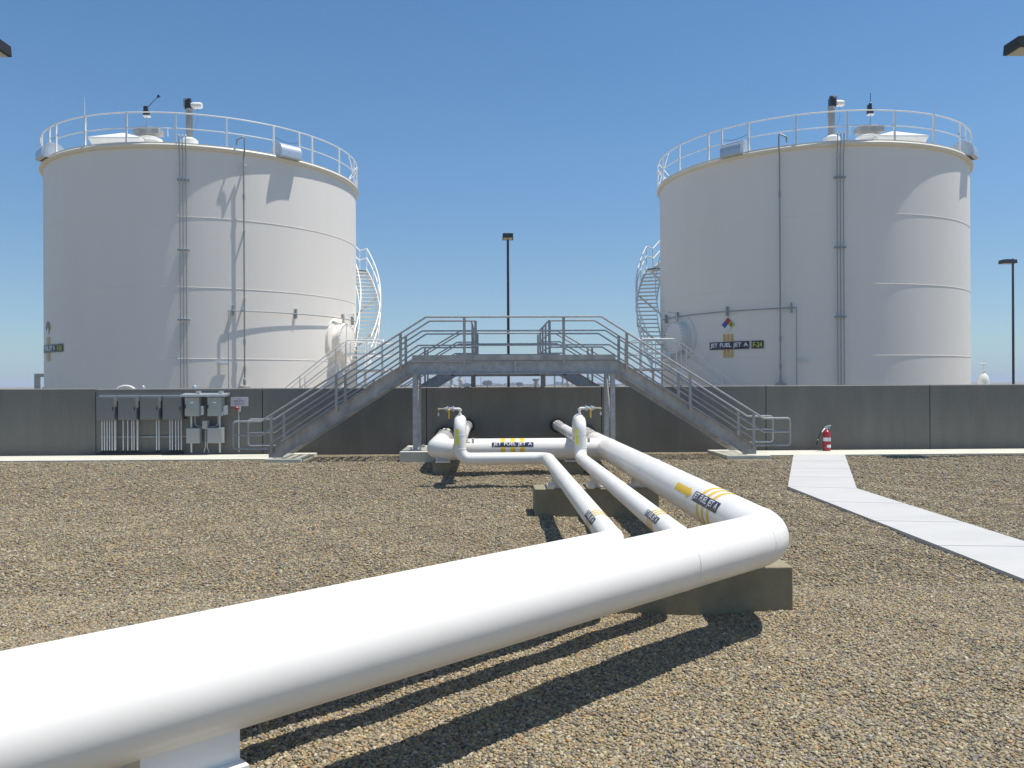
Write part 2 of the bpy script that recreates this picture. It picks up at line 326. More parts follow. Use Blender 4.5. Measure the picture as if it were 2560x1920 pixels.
for (a, b), (c, d) in zip(pth[:-1], pth[1:]):
    n = max(1, round(math.hypot(c[0]-a[0], c[1]-a[1])/1.5)); gp = .004/1.5
    for i in range(n):
        t0, t1 = i/n+gp*.5, (i+1)/n-gp*.5
        q = [(a[0]+(c[0]-a[0])*t0, a[1]+(c[1]-a[1])*t0), (b[0]+(d[0]-b[0])*t0, b[1]+(d[1]-b[1])*t0), (b[0]+(d[0]-b[0])*t1, b[1]+(d[1]-b[1])*t1), (a[0]+(c[0]-a[0])*t1, a[1]+(c[1]-a[1])*t1)]
        zs = [float(gz(p[0], p[1]))+.045 for p in q]; base = len(s.v)
        s.v += [(p[0], p[1], z) for p, z in zip(q, zs)] + [(p[0], p[1], z-.16) for p, z in zip(q, zs)]
        s.f += [tuple(base+i for i in f) for f in [(0, 1, 2, 3), (4, 7, 6, 5), (0, 3, 7, 4), (1, 5, 6, 2), (3, 2, 6, 7), (0, 4, 5, 1)]]
tag(s.build('path', 'conc_light', smooth=False), kind='structure')

# ------------------------------------------------------------- containment wall
ct = thing('containment_wall', (0, 21.2, .4), 'long grey concrete containment wall in front of the tanks', 'wall')
jx = [-32, -27.4, -23.1, -18.8, -14.5, -10.23, -5.93, -1.65, 2.97, 7.36, 11.79, 16.2, 20.6, 25, 29.4, 34]
for a, b in zip(jx[:-1], jx[1:]):
    p = MB(); c = .022; dz = .0 if a > -10.3 else .012; t = 2.115+dz; y0, y1 = 21.2, 21.44
    p.prism([(y0, .25), (y1, .25), (y1, t-c), (y1-c, t), (y0+c, t), (y0, t-c)], a+.012, b-.012, 'X')
    p.build('wall_panel', 'wall', ct, smooth=False)
p = MB(); p.bb(-32, 34, 21.225, 21.41, .25, 2.09); p.build('joint_filler', 'dull_black', ct)

# ------------------------------------------------------------- tanks
def tank(cx, cy, m, label, lab_angle):
    RR = 6.13; zb = .42
    T = thing('storage_tank', (cx, cy, .4), label, 'storage tank', 'pair of white storage tanks')
    def P(a, r, z): a = R(a); return Vector((cx+m*r*math.sin(a), cy-r*math.cos(a), z))
    def PW(a, r, z): a = R(a); return Vector((cx+r*math.sin(a), cy-r*math.cos(a), z))
    C = Matrix.Translation((cx, cy, 0))
    s = MB(); s.lathe([(RR, .4), (RR, 10.6)], 192, C); s.build('shell', 'tank', T)
    for z in (8.13, 5.65, 3.13):
        s = MB(); s.lathe([(RR-.01, z-.012), (RR+.008, z-.008), (RR+.010, z), (RR+.008, z+.008), (RR-.01, z+.012)], 192, C); s.build('weld_seam', 'tank', T)
    s = MB(); s.lathe([(RR+.004, 10.50), (RR+.07, 10.515), (RR+.12, 10.56), (RR+.13, 10.61), (RR+.10, 10.665), (RR+.004, 10.67)], 192, C); s.build('eave_rim', 'rim', T)
    s = MB(); s.lathe([(RR+.085, 10.672), (RR+.10, 10.70), (RR-.1, 10.74), (.05, 11.5)], 128, C); s.build('roof', 'white', T)
    s = MB(); s.lathe([(RR+.5, .3), (RR+.5, .47), (RR+.45, .5), (RR, .5)], 96, C); s.build('concrete_ring', 'conc_pad', T)
    # roof railing: two rings of pipe on posts, mid rail open beside the hood
    rail = MB(); rr = RR+.07
    def arc(a0, a1, z, n=90): return [P(a0+(a1-a0)*i/n, rr, z) for i in range(n+1)]
    rail.tube([P(a, rr, 11.74) for a in lin(0, 360, 180)[:-1]], .025, 8, closed=True)
    rail.tube(arc(50, 219, 11.2), .02, 8); rail.tube(arc(229.5, 316, 11.2), .02, 8); rail.tube(arc(323, 400, 11.2), .02, 8)
    ro = rail.build('roof_railing', 'white', T)
    angs = [-6.84+15.65*i for i in range(23)] + [50, -43.5]
    for a in angs:
        p = P(a, rr, 0); s = MB(); s.box((p.x, p.y, 11.21), (.055, .055, 1.06), R(a)*m); s.build('post', 'white', ro)
    for a0, a1 in ((40, 50), (-43.5, -37)):
        s = MB(); s.tube([P(a0+(a1-a0)*t, rr, 11.36-.25*(t*(1-t))*4*.5) for t in lin(0, 1, 10)], .008, 5); s.build('chain', 'black', ro)
    s = MB(); q0 = P(80.3, rr, 10.75); q1 = P(96, rr, 11.7); q2 = P(96, rr, 10.75); q3 = P(80.3, rr, 11.7); s.tube([q0, q1], .02, 6); s.tube([q2, q3], .02, 6); s.build('cross_brace', 'white', ro)
    # galvanised overflow hoods straddling the rim
    for a in (45.5, -47, 135, -135):
        s = MB(); c = P(a, RR+.02, 0); t = Vector((m*math.cos(R(a)), math.sin(R(a)), 0)); n_ = Vector((m*math.sin(R(a)), -math.cos(R(a)), 0)); L = .42
        prof = [(-.46, 10.77)] + [(-.08+.40*math.cos(th)*1.0, 10.83+.36*math.sin(th)) for th in lin(PI, 0, 10)] + [(.32, 10.64), (.20, 10.60)]
        k = len(prof); vs = [c + n_*u + t*l + Vector((0, 0, z)) for l in (-L, L) for u, z in prof]
        s.add(vs, [tuple(range(k)), tuple(range(2*k-1, k-1, -1))] + [(i, k+i, k+(i+1) % k, (i+1) % k) for i in range(k-1)])
        s.build('vent_hood', 'galvbright', T)
    # three cable conduits with strut brackets, up to the gauge pole
    for k in (-1, 0, 1):
        s = MB(); s.tube(fillet([P(11+k*.98, RR+.10, .45), P(11+k*.98, RR+.10, 10.2), P(11+k*.98, RR+.22, 10.55), P(11+k*.98, RR+.22, 10.98), P(11+k*.98, RR-.1, 11.0)], .12), .018, 8); s.build('cable_conduit', 'zinc', T)
    for z in (9.42, 6.95, 4.5):
        s = MB(); c = P(11, RR+.05, z); s.box((c.x, c.y, z), (.40, .09, .05), R(11)*m); s.build('conduit_bracket', 'zinc', T)
    # single sampling line with standoffs and a flange at its foot
    s = MB(); a = 29.6
    s.tube(fillet([P(a, RR+.16, .45), P(a, RR+.16, 10.35), P(a, RR+.3, 10.6), P(a, RR+.3, 11.1), P(a-2.2, RR+.25, 10.95), P(a-2.2, RR+.1, 10.8)], .06), .030, 8); sp = s.build('sampling_line', 'zinc', T)
    for z in (10.1, 7.75, 5.3, 2.9):
        s = MB(); s.tube([P(a+.4, RR, z), P(a+.4, RR+.19, z)], .035, 8); s.build('standoff', 'rim', sp)
    for z in (8.95, 3.75, 2.75):
        s = MB(); c = P(a, RR+.16, z); s.lathe([(.045, -.09), (.045, .09)], 10, Matrix.Translation(c)); s.build('coupling', 'zinc', sp)
    c = P(a, RR+.16, 2.13); s = MB(); s.lathe([(.04, .3), (.055, .28), (.055, .2), (.06, .05), (.17, .03), (.19, -.03), (.17, -.08), (.06, -.1)][::-1], 16, Matrix.Translation(c)); s.build('flange', 'galv_old', sp)
    # horizontal detector line turning down beside the manway
    s = MB(); s.tube([P(24.6, RR+.12, .45)] + [P(24.6+(88-24.6)*t, RR+.12, 4.86) for t in lin(0, 1, 40)] + [P(88.1, RR+.12, .5)], .020, 8); hl = s.build('detector_line', 'zinc', T)
    for a in (26.2, 48.3, 74, 84):
        s = MB(); c = P(a, RR+.06, 4.87); s.box((c.x, c.y, 4.87), (.05, .12, .36), R(a)*m); s.build('clip', 'zinc', hl)
    s = MB(); c = P(22.8, RR+.08, 2.95); s.box((c.x, c.y, 2.95), (.42, .07, .05), R(22.8)*m); s.build('clip', 'galvbright', hl)
    # manway with bolted cover
    a = 71.5; c = P(a, RR, 3.98); n_ = (P(a, 1, 0)-P(a, 0, 0)).normalized()
    MM = Matrix.Translation(c) @ n_.to_track_quat('Z', 'Y').to_matrix().to_4x4()
    s = MB(); s.lathe([(.92, -.10), (.92, .03), (.90, .045), (.64, .045), (.60, .10), (.60, .27), (.68, .28), (.68, .335)], 40, MM); mw = s.build('manway', 'tank', T)
    s = MB(); s.lathe([(.68, .34), (.68, .385), (.66, .395), (.05, .40)], 40, MM); co = s.build('cover', 'tank', mw)
    s = MB()
    for i in range(28):
        th = 2*PI*i/28; s.lathe([(.02, .395), (.02, .42)], 6, MM @ Matrix.Translation((.64*math.cos(th), .64*math.sin(th), 0)))
    tag(s.build('bolt_ring', 'zinc', co), kind='stuff')
    s = MB(); up = Vector((0, 0, 1)); b0 = c + n_*.25; s.tube([b0+up*.62, b0+up*1.0, b0+up*1.05+n_*.45], .025, 8); s.tube([b0+up*.9+n_*.42, b0+up*1.08+n_*.42], .02, 6); s.build('davit', 'white', mw)
    # roof fittings
    def stack(a, r, zt):
        p = P(a, r, 0); MT = Matrix.Translation((p.x, p.y, 0))
        s = MB(); s.lathe([(.30, 10.7), (.30, 11.10), (.24, 11.15), (.14, 11.2)], 18, MT); b = s.build('gauge_base', 'white', T)
        s = MB(); s.lathe([(.125, 11.15), (.125, zt-.28), (.14, zt-.27), (.14, zt-.22)], 16, MT); g = s.build('gauge_pole', 'galv_old', T)
        s = MB(); s.box((p.x-.03*m, p.y, zt-.08), (.19, .24, .34)); s.box((p.x, p.y, zt+.12), (.10, .14, .1)); s.build('gauge_head', 'black', g)
        s = MB(); s.tube([(p.x-.16*m, p.y-.1, zt-.2), (p.x-.16*m, p.y-.1, zt+.12), (p.x+.05*m, p.y-.1, zt+.15)], .02, 6); s.build('gauge_frame', 'galv_old', g)
        s = MB(); s.lathe([(.1, -.18), (.115, -.1), (.115, .14), (.09, .2)], 14, Matrix.Translation((p.x+.26, p.y, zt-.09)) @ Matrix.Rotation(PI/2, 4, 'Y')); s.build('gauge_motor', 'white', g)
        s = MB(); s.tube([(p.x+.30, p.y, zt-.2), (p.x+.32, p.y, zt-.6), (p.x+.2, p.y, zt-.95)], .008, 5); s.build('cable', 'zinc', g)
    stack(11.5, RR-1.0, 12.47)
    p = P(-26.5, RR-1.9, 0); q = Matrix.Translation((p.x, p.y, 0))    # low square hatch
    s = MB(); s.add([q @ Vector(v) for v in [(-.95, -.8, 11.37), (.95, -.8, 11.37), (.95, .8, 11.37), (-.95, .8, 11.37), (-.06, -.06, 11.74), (.06, -.06, 11.74), (.06, .06, 11.74), (-.06, .06, 11.74), (-.8, -.65, 11.0), (.8, -.65, 11.0), (.8, .65, 11.0), (-.8, .65, 11.0), (-.95, -.8, 11.31), (.95, -.8, 11.31), (.95, .8, 11.31), (-.95, .8, 11.31)]],
        [(0, 1, 5, 4), (1, 2, 6, 5), (2, 3, 7, 6), (3, 0, 4, 7), (4, 5, 6, 7), (0, 12, 13, 1), (1, 13, 14, 2), (2, 14, 15, 3), (3, 15, 12, 0), (12, 8, 9, 13), (13, 9, 10, 14), (14, 10, 11, 15), (15, 11, 8, 12)]); s.build('roof_hatch', 'white', T, smooth=False)
    p = P(-13, RR-2.2, 0); q = Matrix.Translation((p.x, p.y, 0))
    s = MB(); s.lathe([(.36, 10.9), (.36, 11.42), (.44, 11.46), (.44, 11.5), (.3, 11.56)], 20, q); g1 = s.build('vent_base', 'white', T)
    s = MB(); s.box((p.x-.1*m, p.y+.1, 11.80), (.95, .5, .20)); s.build('vent_tray', 'galv_old', g1)
    s = MB(); s.tube([(p.x-.4*m, p.y, 12.0), (p.x+.62*m, p.y+.1, 11.96), (p.x+.62*m, p.y+.1, 11.66)], .015, 6); s.build('guard', 'white', g1)
    px = p.x - m*.12
    s = MB(); s.tube([(px, p.y, 11.9), (px, p.y, 12.36)], .03, 8); g = s.build('mast', 'galvbright', T)
    s = MB(); s.box((px, p.y, 12.38), (.22, .2, .04)); s.build('mast_plate', 'white', g)
    s = MB(); s.box((px-.02, p.y, 12.49), (.19, .17, .17)); s.box((px-.04, p.y, 12.66), (.13, .13, .18)); s.build('wind_instrument', 'black', g)
    s = MB()
    if m > 0: s.tube([(px, p.y, 12.7), (px+.42, p.y, 13.12)], .013, 6); s.box((0, 0, 0), (.1, .08, .08), mtx=Matrix.Translation((px+.44, p.y, 13.13)) @ Matrix.Rotation(-.8, 4, 'Y'))
    else: s.tube([(px, p.y, 12.7), (px, p.y, 13.2)], .013, 6); s.lathe([(.01, -.06), (.06, 0), (.01, .06)], 10, Matrix.Translation((px, p.y, 12.8))); s.tube([(px, p.y, 12.6), (px+.22, p.y, 12.58)], .012, 6)
    s.build('wind_arm', 'black', g)
    s = MB(); p2 = P(-22.5, rr+.02, 0); s.tube([(p2.x, p2.y, 10.8), (p2.x, p2.y, 12.0), (p2.x, p2.y, 12.42)], [.016, .014, .006], 6); s.build('whip_antenna', 'white', T)
    # spiral stair on the inner flank, landing part way up
    def hz(a): return 2.95+(a-77)*.1035
    st = MB(); a1 = 122; A = lin(77, a1, 40)
    for r in (RR+.14, RR+1.02):
        k = len(st.v); pts = []
        for a in A: pts += [P(a, r, hz(a)-.12), P(a, r, hz(a)+.12), P(a, r+.02, hz(a)+.12), P(a, r+.02, hz(a)-.12)]
        st.add(pts, [(4*i+j, 4*i+(j+1) % 4, 4*i+4+(j+1) % 4, 4*i+4+j) for i in range(len(A)-1) for j in range(4)] + [(0, 1, 2, 3)])
    A2 = lin(128, 168, 36)
    for r in (RR+.14, RR+1.02):
        pts = []
        for a in A2: z = hz(122)+(a-128)*.085; pts += [P(a, r, z-.12), P(a, r, z+.12), P(a, r+.02, z+.12), P(a, r+.02, z-.12)]
        st.add(pts, [(4*i+j, 4*i+(j+1) % 4, 4*i+4+(j+1) % 4, 4*i+4+j) for i in range(len(A2)-1) for j in range(4)] + [(0, 1, 2, 3)])
    ss = st.build('spiral_stair', 'white', T)
    n = 24
    for i in range(n):
        a = 77+(a1-77)*(i+.5)/n; z = hz(a); s = MB(); k = 1.05
        s.add([P(a-k, RR+.16, z), P(a-k, RR+1.02, z), P(a+k, RR+1.02, z), P(a+k, RR+.16, z), P(a-k, RR+.16, z-.045), P(a-k, RR+1.02, z-.045), P(a+k, RR+1.02, z-.045), P(a+k, RR+.16, z-.045)],
              [(0, 1, 2, 3), (4, 7, 6, 5), (0, 4, 5, 1), (1, 5, 6, 2), (2, 6, 7, 3), (3, 7, 4, 0)]); s.build('tread', 'white', ss)
    for i in range(18):
        a = 128+40*(i+.5)/18; z = hz(122)+(a-128)*.085; s = MB(); k = .95
        s.add([P(a-k, RR+.16, z), P(a-k, RR+1.02, z), P(a+k, RR+1.02, z), P(a+k, RR+.16, z), P(a-k, RR+.16, z-.045), P(a-k, RR+1.02, z-.045), P(a+k, RR+1.02, z-.045), P(a+k, RR+.16, z-.045)],
              [(0, 1, 2, 3), (4, 7, 6, 5), (0, 4, 5, 1), (1, 5, 6, 2), (2, 6, 7, 3), (3, 7, 4, 0)]); s.build('tread', 'white', ss)
    s = MB(); zl = hz(122)
    s.grid(lambda a, r: P(a, r, zl), lin(122, 128, 4), [RR+.05, RR+1.05]); s.grid(lambda a, r: P(a, r, zl-.06), lin(122, 128, 4), [RR+.05, RR+1.05])
    s.grid(lambda a, z: P(a, RR+1.05, z), lin(122, 128, 4), [zl-.06, zl]); s.build('landing', 'white', ss)
    for (r0, h) in ((RR+1.06, 1.05), (RR+1.06, .6), (RR+.2, .95)):
        s = MB(); s.tube([P(a, r0, hz(a)+h) for a in lin(78.5, 122, 40)] + ([P(128, r0, zl+h)] if r0 > RR+1 else []), .024, 8); s.build('handrail', 'white', ss)
    for h in (1.05, .55):
        s = MB(); s.tube([P(128+40*t, RR+1.06, zl+3.4*t+h) for t in lin(0, 1, 30)], .024, 8); s.build('handrail', 'white', ss)
    for a in lin(80, 122, 6)+[128]:
        z = zl if a > 122 else hz(a); s = MB(); s.tube([P(a, RR+1.06, z-.1), P(a, RR+1.06, z+1.05)], .022, 6); s.build('baluster', 'white', ss)
    for a, z in ((95, hz(95)), (109, hz(109)), (125, zl)): s = MB(); s.tube([P(a, RR, z-1.0), P(a, RR+1.0, z-.12)], .04, 6); s.build('stair_brace', 'white', ss)
    # writing, at the same heading on both tanks
    def sign(us, zs, r): mb = MB(); mb.grid(lambda u, z: PW(u, r, z), us, zs); return mb
    for a in (-49.75, -48.3, -46.8):
        sign([a-.42, a, a+.42], lin(3.13, 4.02, 4), RR+.03).build('amber_stripe', 'stripe_tank', T)
    lb = sign(lin(-56.0, -40.3, 12), [3.44, 3.73], RR+.036).build('fuel_label', 'navy', T)
    def tw(body, a0, a1, z, h, mt, par, bold):
        wd = R(a1-a0)*RR; V, F = text_pts(body, h, bold, width=wd); mb = MB(); ac = (a0+a1)/2
        mb.add([PW(ac+math.degrees(x/RR), RR+.042, z+y) for x, y, _ in V], F); return mb.build('lettering', mt, par, smooth=False)
    tw('JET FUEL JET A', -55.6, -40.7, 3.585, .20, 'letter', lb, .03)
    lb2 = sign(lin(-39.5, -35.3, 4), [3.44, 3.73], RR+.036).build('grade_label', 'navy', T)
    tw('F-24', -39.0, -35.8, 3.585, .20, 'lime', lb2, .03)
    e = MB(); e.grid(lambda u, z: PW(u, RR+.038, z), [-39.5, -39.35], [3.44, 3.73]); 
    dm = None; aw = math.degrees(.27/RR)
    def quad(cu, cz, mt, nm, par, k=.5, ro=.04):
        mb = MB(); mb.add([PW(-48.2+aw*(cu+dx), RR+ro, 4.375+.27*(cz+dz)) for dx, dz in ((0, -k), (k, 0), (0, k), (-k, 0))], [(0, 1, 2, 3)]); return mb.build(nm, mt, par, smooth=False)
    dm = quad(0, 0, 'nwhite', 'hazard_diamond', T, 1.0, .034)
    quad(0, .5, 'nred', 'red_quarter', dm, .49); quad(-.5, 0, 'nblue', 'blue_quarter', dm, .49); quad(.5, 0, 'nyel', 'yellow_quarter', dm, .49)
    V, F = text_pts('0', .12, .03); mb = MB(); mb.add([PW(-48.2+aw*.5+math.degrees(x/RR), RR+.046, 4.375+y) for x, y, _ in V], F); mb.build('numeral', 'navy', dm, smooth=False)
    return T, P
tank(-11.89, 34.63, 1, 'left white storage tank, right flank sunlit, hazard diamond at its far left edge', 0)
tank(13.57, 34.07, -1, 'right white storage tank, mostly shaded, hazard diamond and fuel label facing the yard', 0)

# white crossing stairs and platforms at each manway
def access(cx, m, label):
    def q(x, y, z): return (cx+m*(x+11.89), y, z)
    t = thing('access_stair', q(-5.5, 30, .4), label, 'metal stair', 'white access stairs beside the tanks')
    zd = 2.75
    s = MB(); s.box(q(-4.55, 31.0, zd-.04), (1.5, 3.4, .06)); s.build('platform', 'white', t)
    for y in (29.3, 30.1):
        s = MB(); n = 1; s.add([q(-5.3, y, zd-.02), q(-8.3, y, .45), q(-8.3, y, .2), q(-5.3, y, zd-.3), q(-5.3, y+.04, zd-.02), q(-8.3, y+.04, .45), q(-8.3, y+.04, .2), q(-5.3, y+.04, zd-.3)],
            [(0, 1, 2, 3), (4, 7, 6, 5), (0, 4, 5, 1), (1, 5, 6, 2), (2, 6, 7, 3), (3, 7, 4, 0)]); s.build('stringer', 'white', t)
        s = MB(); s.tube([q(-5.25, y, zd+.98), q(-5.6, y, zd+.75), q(-8.3, y, 1.36)], .027, 8); s.build('handrail', 'white', t)
        s = MB(); s.tube([q(-5.6, y, zd+.3), q(-8.3, y, .95)], .02, 8); s.build('handrail', 'white', t)
        for f in (.02, .5, .97):
            s = MB(); x = -5.5-2.7*f; z = zd-.2-2.2*f; s.tube([q(x, y, z), q(x, y, z+1.02)], .022, 6); s.build('post', 'white', t)
    for i in range(11):
        s = MB(); f = (i+.5)/11; s.box(q(-5.3-3*f, 29.72, zd-2.3*f-.1), (.26, .78, .04)); s.build('tread', 'white', t)
    def panel(a, b):
        s = MB(); s.tube(fillet([q(*a, zd), q(*a, zd+1.06), q(*b, zd+1.06), q(*b, zd)], .1, 4), .024, 8); s.tube([q(*a, zd+.55), q(*b, zd+.55)], .02, 6); s.build('guard_rail', 'white', t)
    panel((-5.3, 30.9), (-4.75, 30.9)); panel((-4.7, 31.3), (-3.85, 32.65)); panel((-3.85, 29.35), (-3.85, 32.5)); panel((-5.2, 29.35), (-3.9, 29.35))
    for x, y in ((-5.2, 29.4), (-3.9, 29.4), (-3.9, 32.6), (-5.0, 32.6)):
        s = MB(); s.box(q(x, y, 1.55), (.09, .09, 2.35)); s.build('leg', 'white', t)
access(-11.89, 1, 'white metal stair and platform beside the left tank manway')
access(13.57, -1, 'white metal stair and platform beside the right tank manway')

# ------------------------------------------------------------- fuel pipes
UA = Vector((.7486, .663, 0))
def pipe_label(t, surf, u0, u1, v0, v1, name='fuel_label', text='JET FUEL JET A', th=.80, par=None, bold=.012):
    # surf(u along, v around in metres, lift)
    s = MB(); s.grid(lambda u, v: surf(u, v, .004), lin(u0, u1, 12), lin(v0, v1, 8)); lb = s.build(name, 'navy', t)
    V, F = text_pts(text, abs(v1-v0)*th, bold, sub=2, width=abs(u1-u0)*.93); s = MB(); uc, vc = (u0+u1)/2, (v0+v1)/2; sg = 1 if u1 > u0 else -1
    s.add([surf(uc+x*sg, vc+y, .008) for x, y, _ in V], F); s.build('lettering', 'letter', lb, smooth=False)
def ring(t, p, d, r, wd, mt, nm, n=40):
    MM = Matrix.Translation(p) @ Vector(d).to_track_quat('Z', 'Y').to_matrix().to_4x4()
    s = MB(); s.lathe([(r, -wd/2), (r, wd/2)], n, MM, closed=True); return s.build(nm, mt, t)
def weld(t, p, d, r):
    MM = Matrix.Translation(p) @ Vector(d).to_track_quat('Z', 'Y').to_matrix().to_4x4()
    s = MB(); n = 72; rnd = random.Random(int(p[0]*991)); k = [1+rnd.uniform(-.5, .5) for _ in range(n)]
    for (ro, z) in ((-.002, -.009), (.0035, -.003), (.0035, .003), (-.002, .009)):
        for j in range(n): a = 2*PI*j/n; q = r+ro*(k[j] if ro > 0 else 1); s.v.append(tuple(MM @ Vector((q*math.cos(a), q*math.sin(a), z))))
    for i in range(3):
        for j in range(n): s.f.append((i*n+j, i*n+(j+1) % n, (i+1)*n+(j+1) % n, (i+1)*n+j))
    s.build('weld_seam', 'pipe', t)
def shoe(t, p, d, r, zb, L=.35, wd=.26, solid=False):
    d = Vector(d).normalized(); rz = math.atan2(d.y, d.x); h = p[2]-r*.8-zb
    s = MB(); s.box((p[0], p[1], zb+.012), (L, wd, .024), rz); s.box((p[0], p[1], zb+h/2+.02), (L*.92, .018, h), rz)
    if solid: s.box((p[0], p[1], zb+h/2+.02), (L*.96, wd*.62, h+.03), rz)
    else:
      for e in (-.4, .4): s.box((p[0]+d.x*L*e, p[1]+d.y*L*e, zb+h/2+.015), (.014, wd*.72, h+.02), rz)
    s.build('pipe_shoe', 'pipe', t)
def boot(t, x, z, r):
    s = MB(); n = 56; MM = Matrix.Translation((x, 20.84, z)) @ Matrix.Rotation(-PI/2, 4, 'X'); vs = []
    for zz in (-.30, .2):
        for j in range(n): a = 2*PI*j/n; q = r+.010+(.010 if j % 4 < 2 else 0); vs.append(MM @ Vector((q*math.cos(a), q*math.sin(a), zz)))
    s.add(vs, [(j, (j+1) % n, n+(j+1) % n, n+j) for j in range(n)] + [tuple(reversed(range(n)))]); s.build('ribbed_boot', 'boot', t, smooth=False)
    s = MB(); s.lathe([(r*.98, 0), (r+.08, 0), (r+.08, .13), (r*.98, .13)], 36, Matrix.Translation((x, 21.06, z)) @ Matrix.Rotation(-PI/2, 4, 'X')); k = s.build('wall_seal', 'rubber', t)
    s = MB()
    for j in range(12):
        a = 2*PI*j/12; s.box((x+(r+.06)*math.cos(a), 21.045, z+(r+.06)*math.sin(a)), (.035, .03, .035))
    s.build('seal_bolts', 'rubber', k)
def ysurf(X, Z, r):  # u = world Y, v = arc up from the -X side
    return lambda u, v, l: (X-(r+l)*math.cos(v/r), u, Z+(r+l)*math.sin(v/r))
# large pipe
r3, z3, X3 = .229, .80, 2.515
T3 = thing('fuel_pipe', (X3, 7.18, 0), 'thickest white fuel pipe, running from the wall and bending left across the foreground', 'pipe')
p0 = Vector((X3, 7.18, z3)); s = MB()
s.tube(fillet([(X3, 21.15, z3), p0, p0-UA*14], .62, 12), r3, 64); s.build('main_pipe', 'pipe', T3)
s = MB(); s.tube(fillet([(X3-.05, 17.2, z3), (-1.14, 17.2, z3), (-1.14, 21.15, z3)], .42, 12), r3-.003, 48); s.build('header_pipe', 'pipe', T3)
boot(T3, X3, z3, r3); boot(T3, -1.14, z3, r3)
for d_, dr in ((.29, UA), (1.42, UA), (6.3, UA)): weld(T3, tuple(p0-UA*d_), tuple(dr), r3)
for y in (7.47, 12.3, 16.75): weld(T3, (X3, y, z3), (0, 1, 0), r3)
for x in (-.62, 2.05): weld(T3, (x, 17.2, z3), (1, 0, 0), r3-.003)
f = ysurf(X3, z3, r3); dg = R(1)*r3
pipe_label(T3, f, 9.09, 8.12, 16*dg, 46*dg)
for y in (8.83, 8.62, 8.41): ring(T3, (X3, y, z3), (0, 1, 0), r3+.0022, .085, 'yellow', 'amber_band')
s = MB(); s.grid(lambda u, v: f(u, v, .003), lin(9.96, 9.36, 8), lin(20*dg, 44*dg, 6))
s.grid(lambda u, v: f(u, 31*dg+v*(u-9.17)/(9.36-9.17), .003), lin(9.36, 9.171, 6), lin(-20*dg, 20*dg, 8)); s.build('flow_arrow', 'yellow', T3)
hs = lambda u, v, l: (u, 17.2-(r3-.003+l)*math.cos(v/r3), z3+(r3-.003+l)*math.sin(v/r3))
pipe_label(T3, hs, .05, .93, 16*dg, 43*dg, th=.86, bold=.008)
for x in (.285, .494, .693): ring(T3, (x, 17.2, z3), (1, 0, 0), r3-.0005, .098, 'yellow', 'amber_band')
shoe(T3, (X3, 13.45, z3), (0, 1, 0), r3, .47, .42, .3); shoe(T3, (X3, 7.86, z3), (0, 1, 0), r3, .432, .36, .3)
pA = p0-UA*6.05; shoe(T3, (-1.41, pA.y + (-1.41-pA.x)/UA.x*UA.y, z3), UA, r3, .44, .46, .40, True)
shoe(T3, (-1.0, 17.22, z3), (1, 0, 0), r3, .53, .3, .3); shoe(T3, (1.75, 17.22, z3), (1, 0, 0), r3, .53, .3, .3)
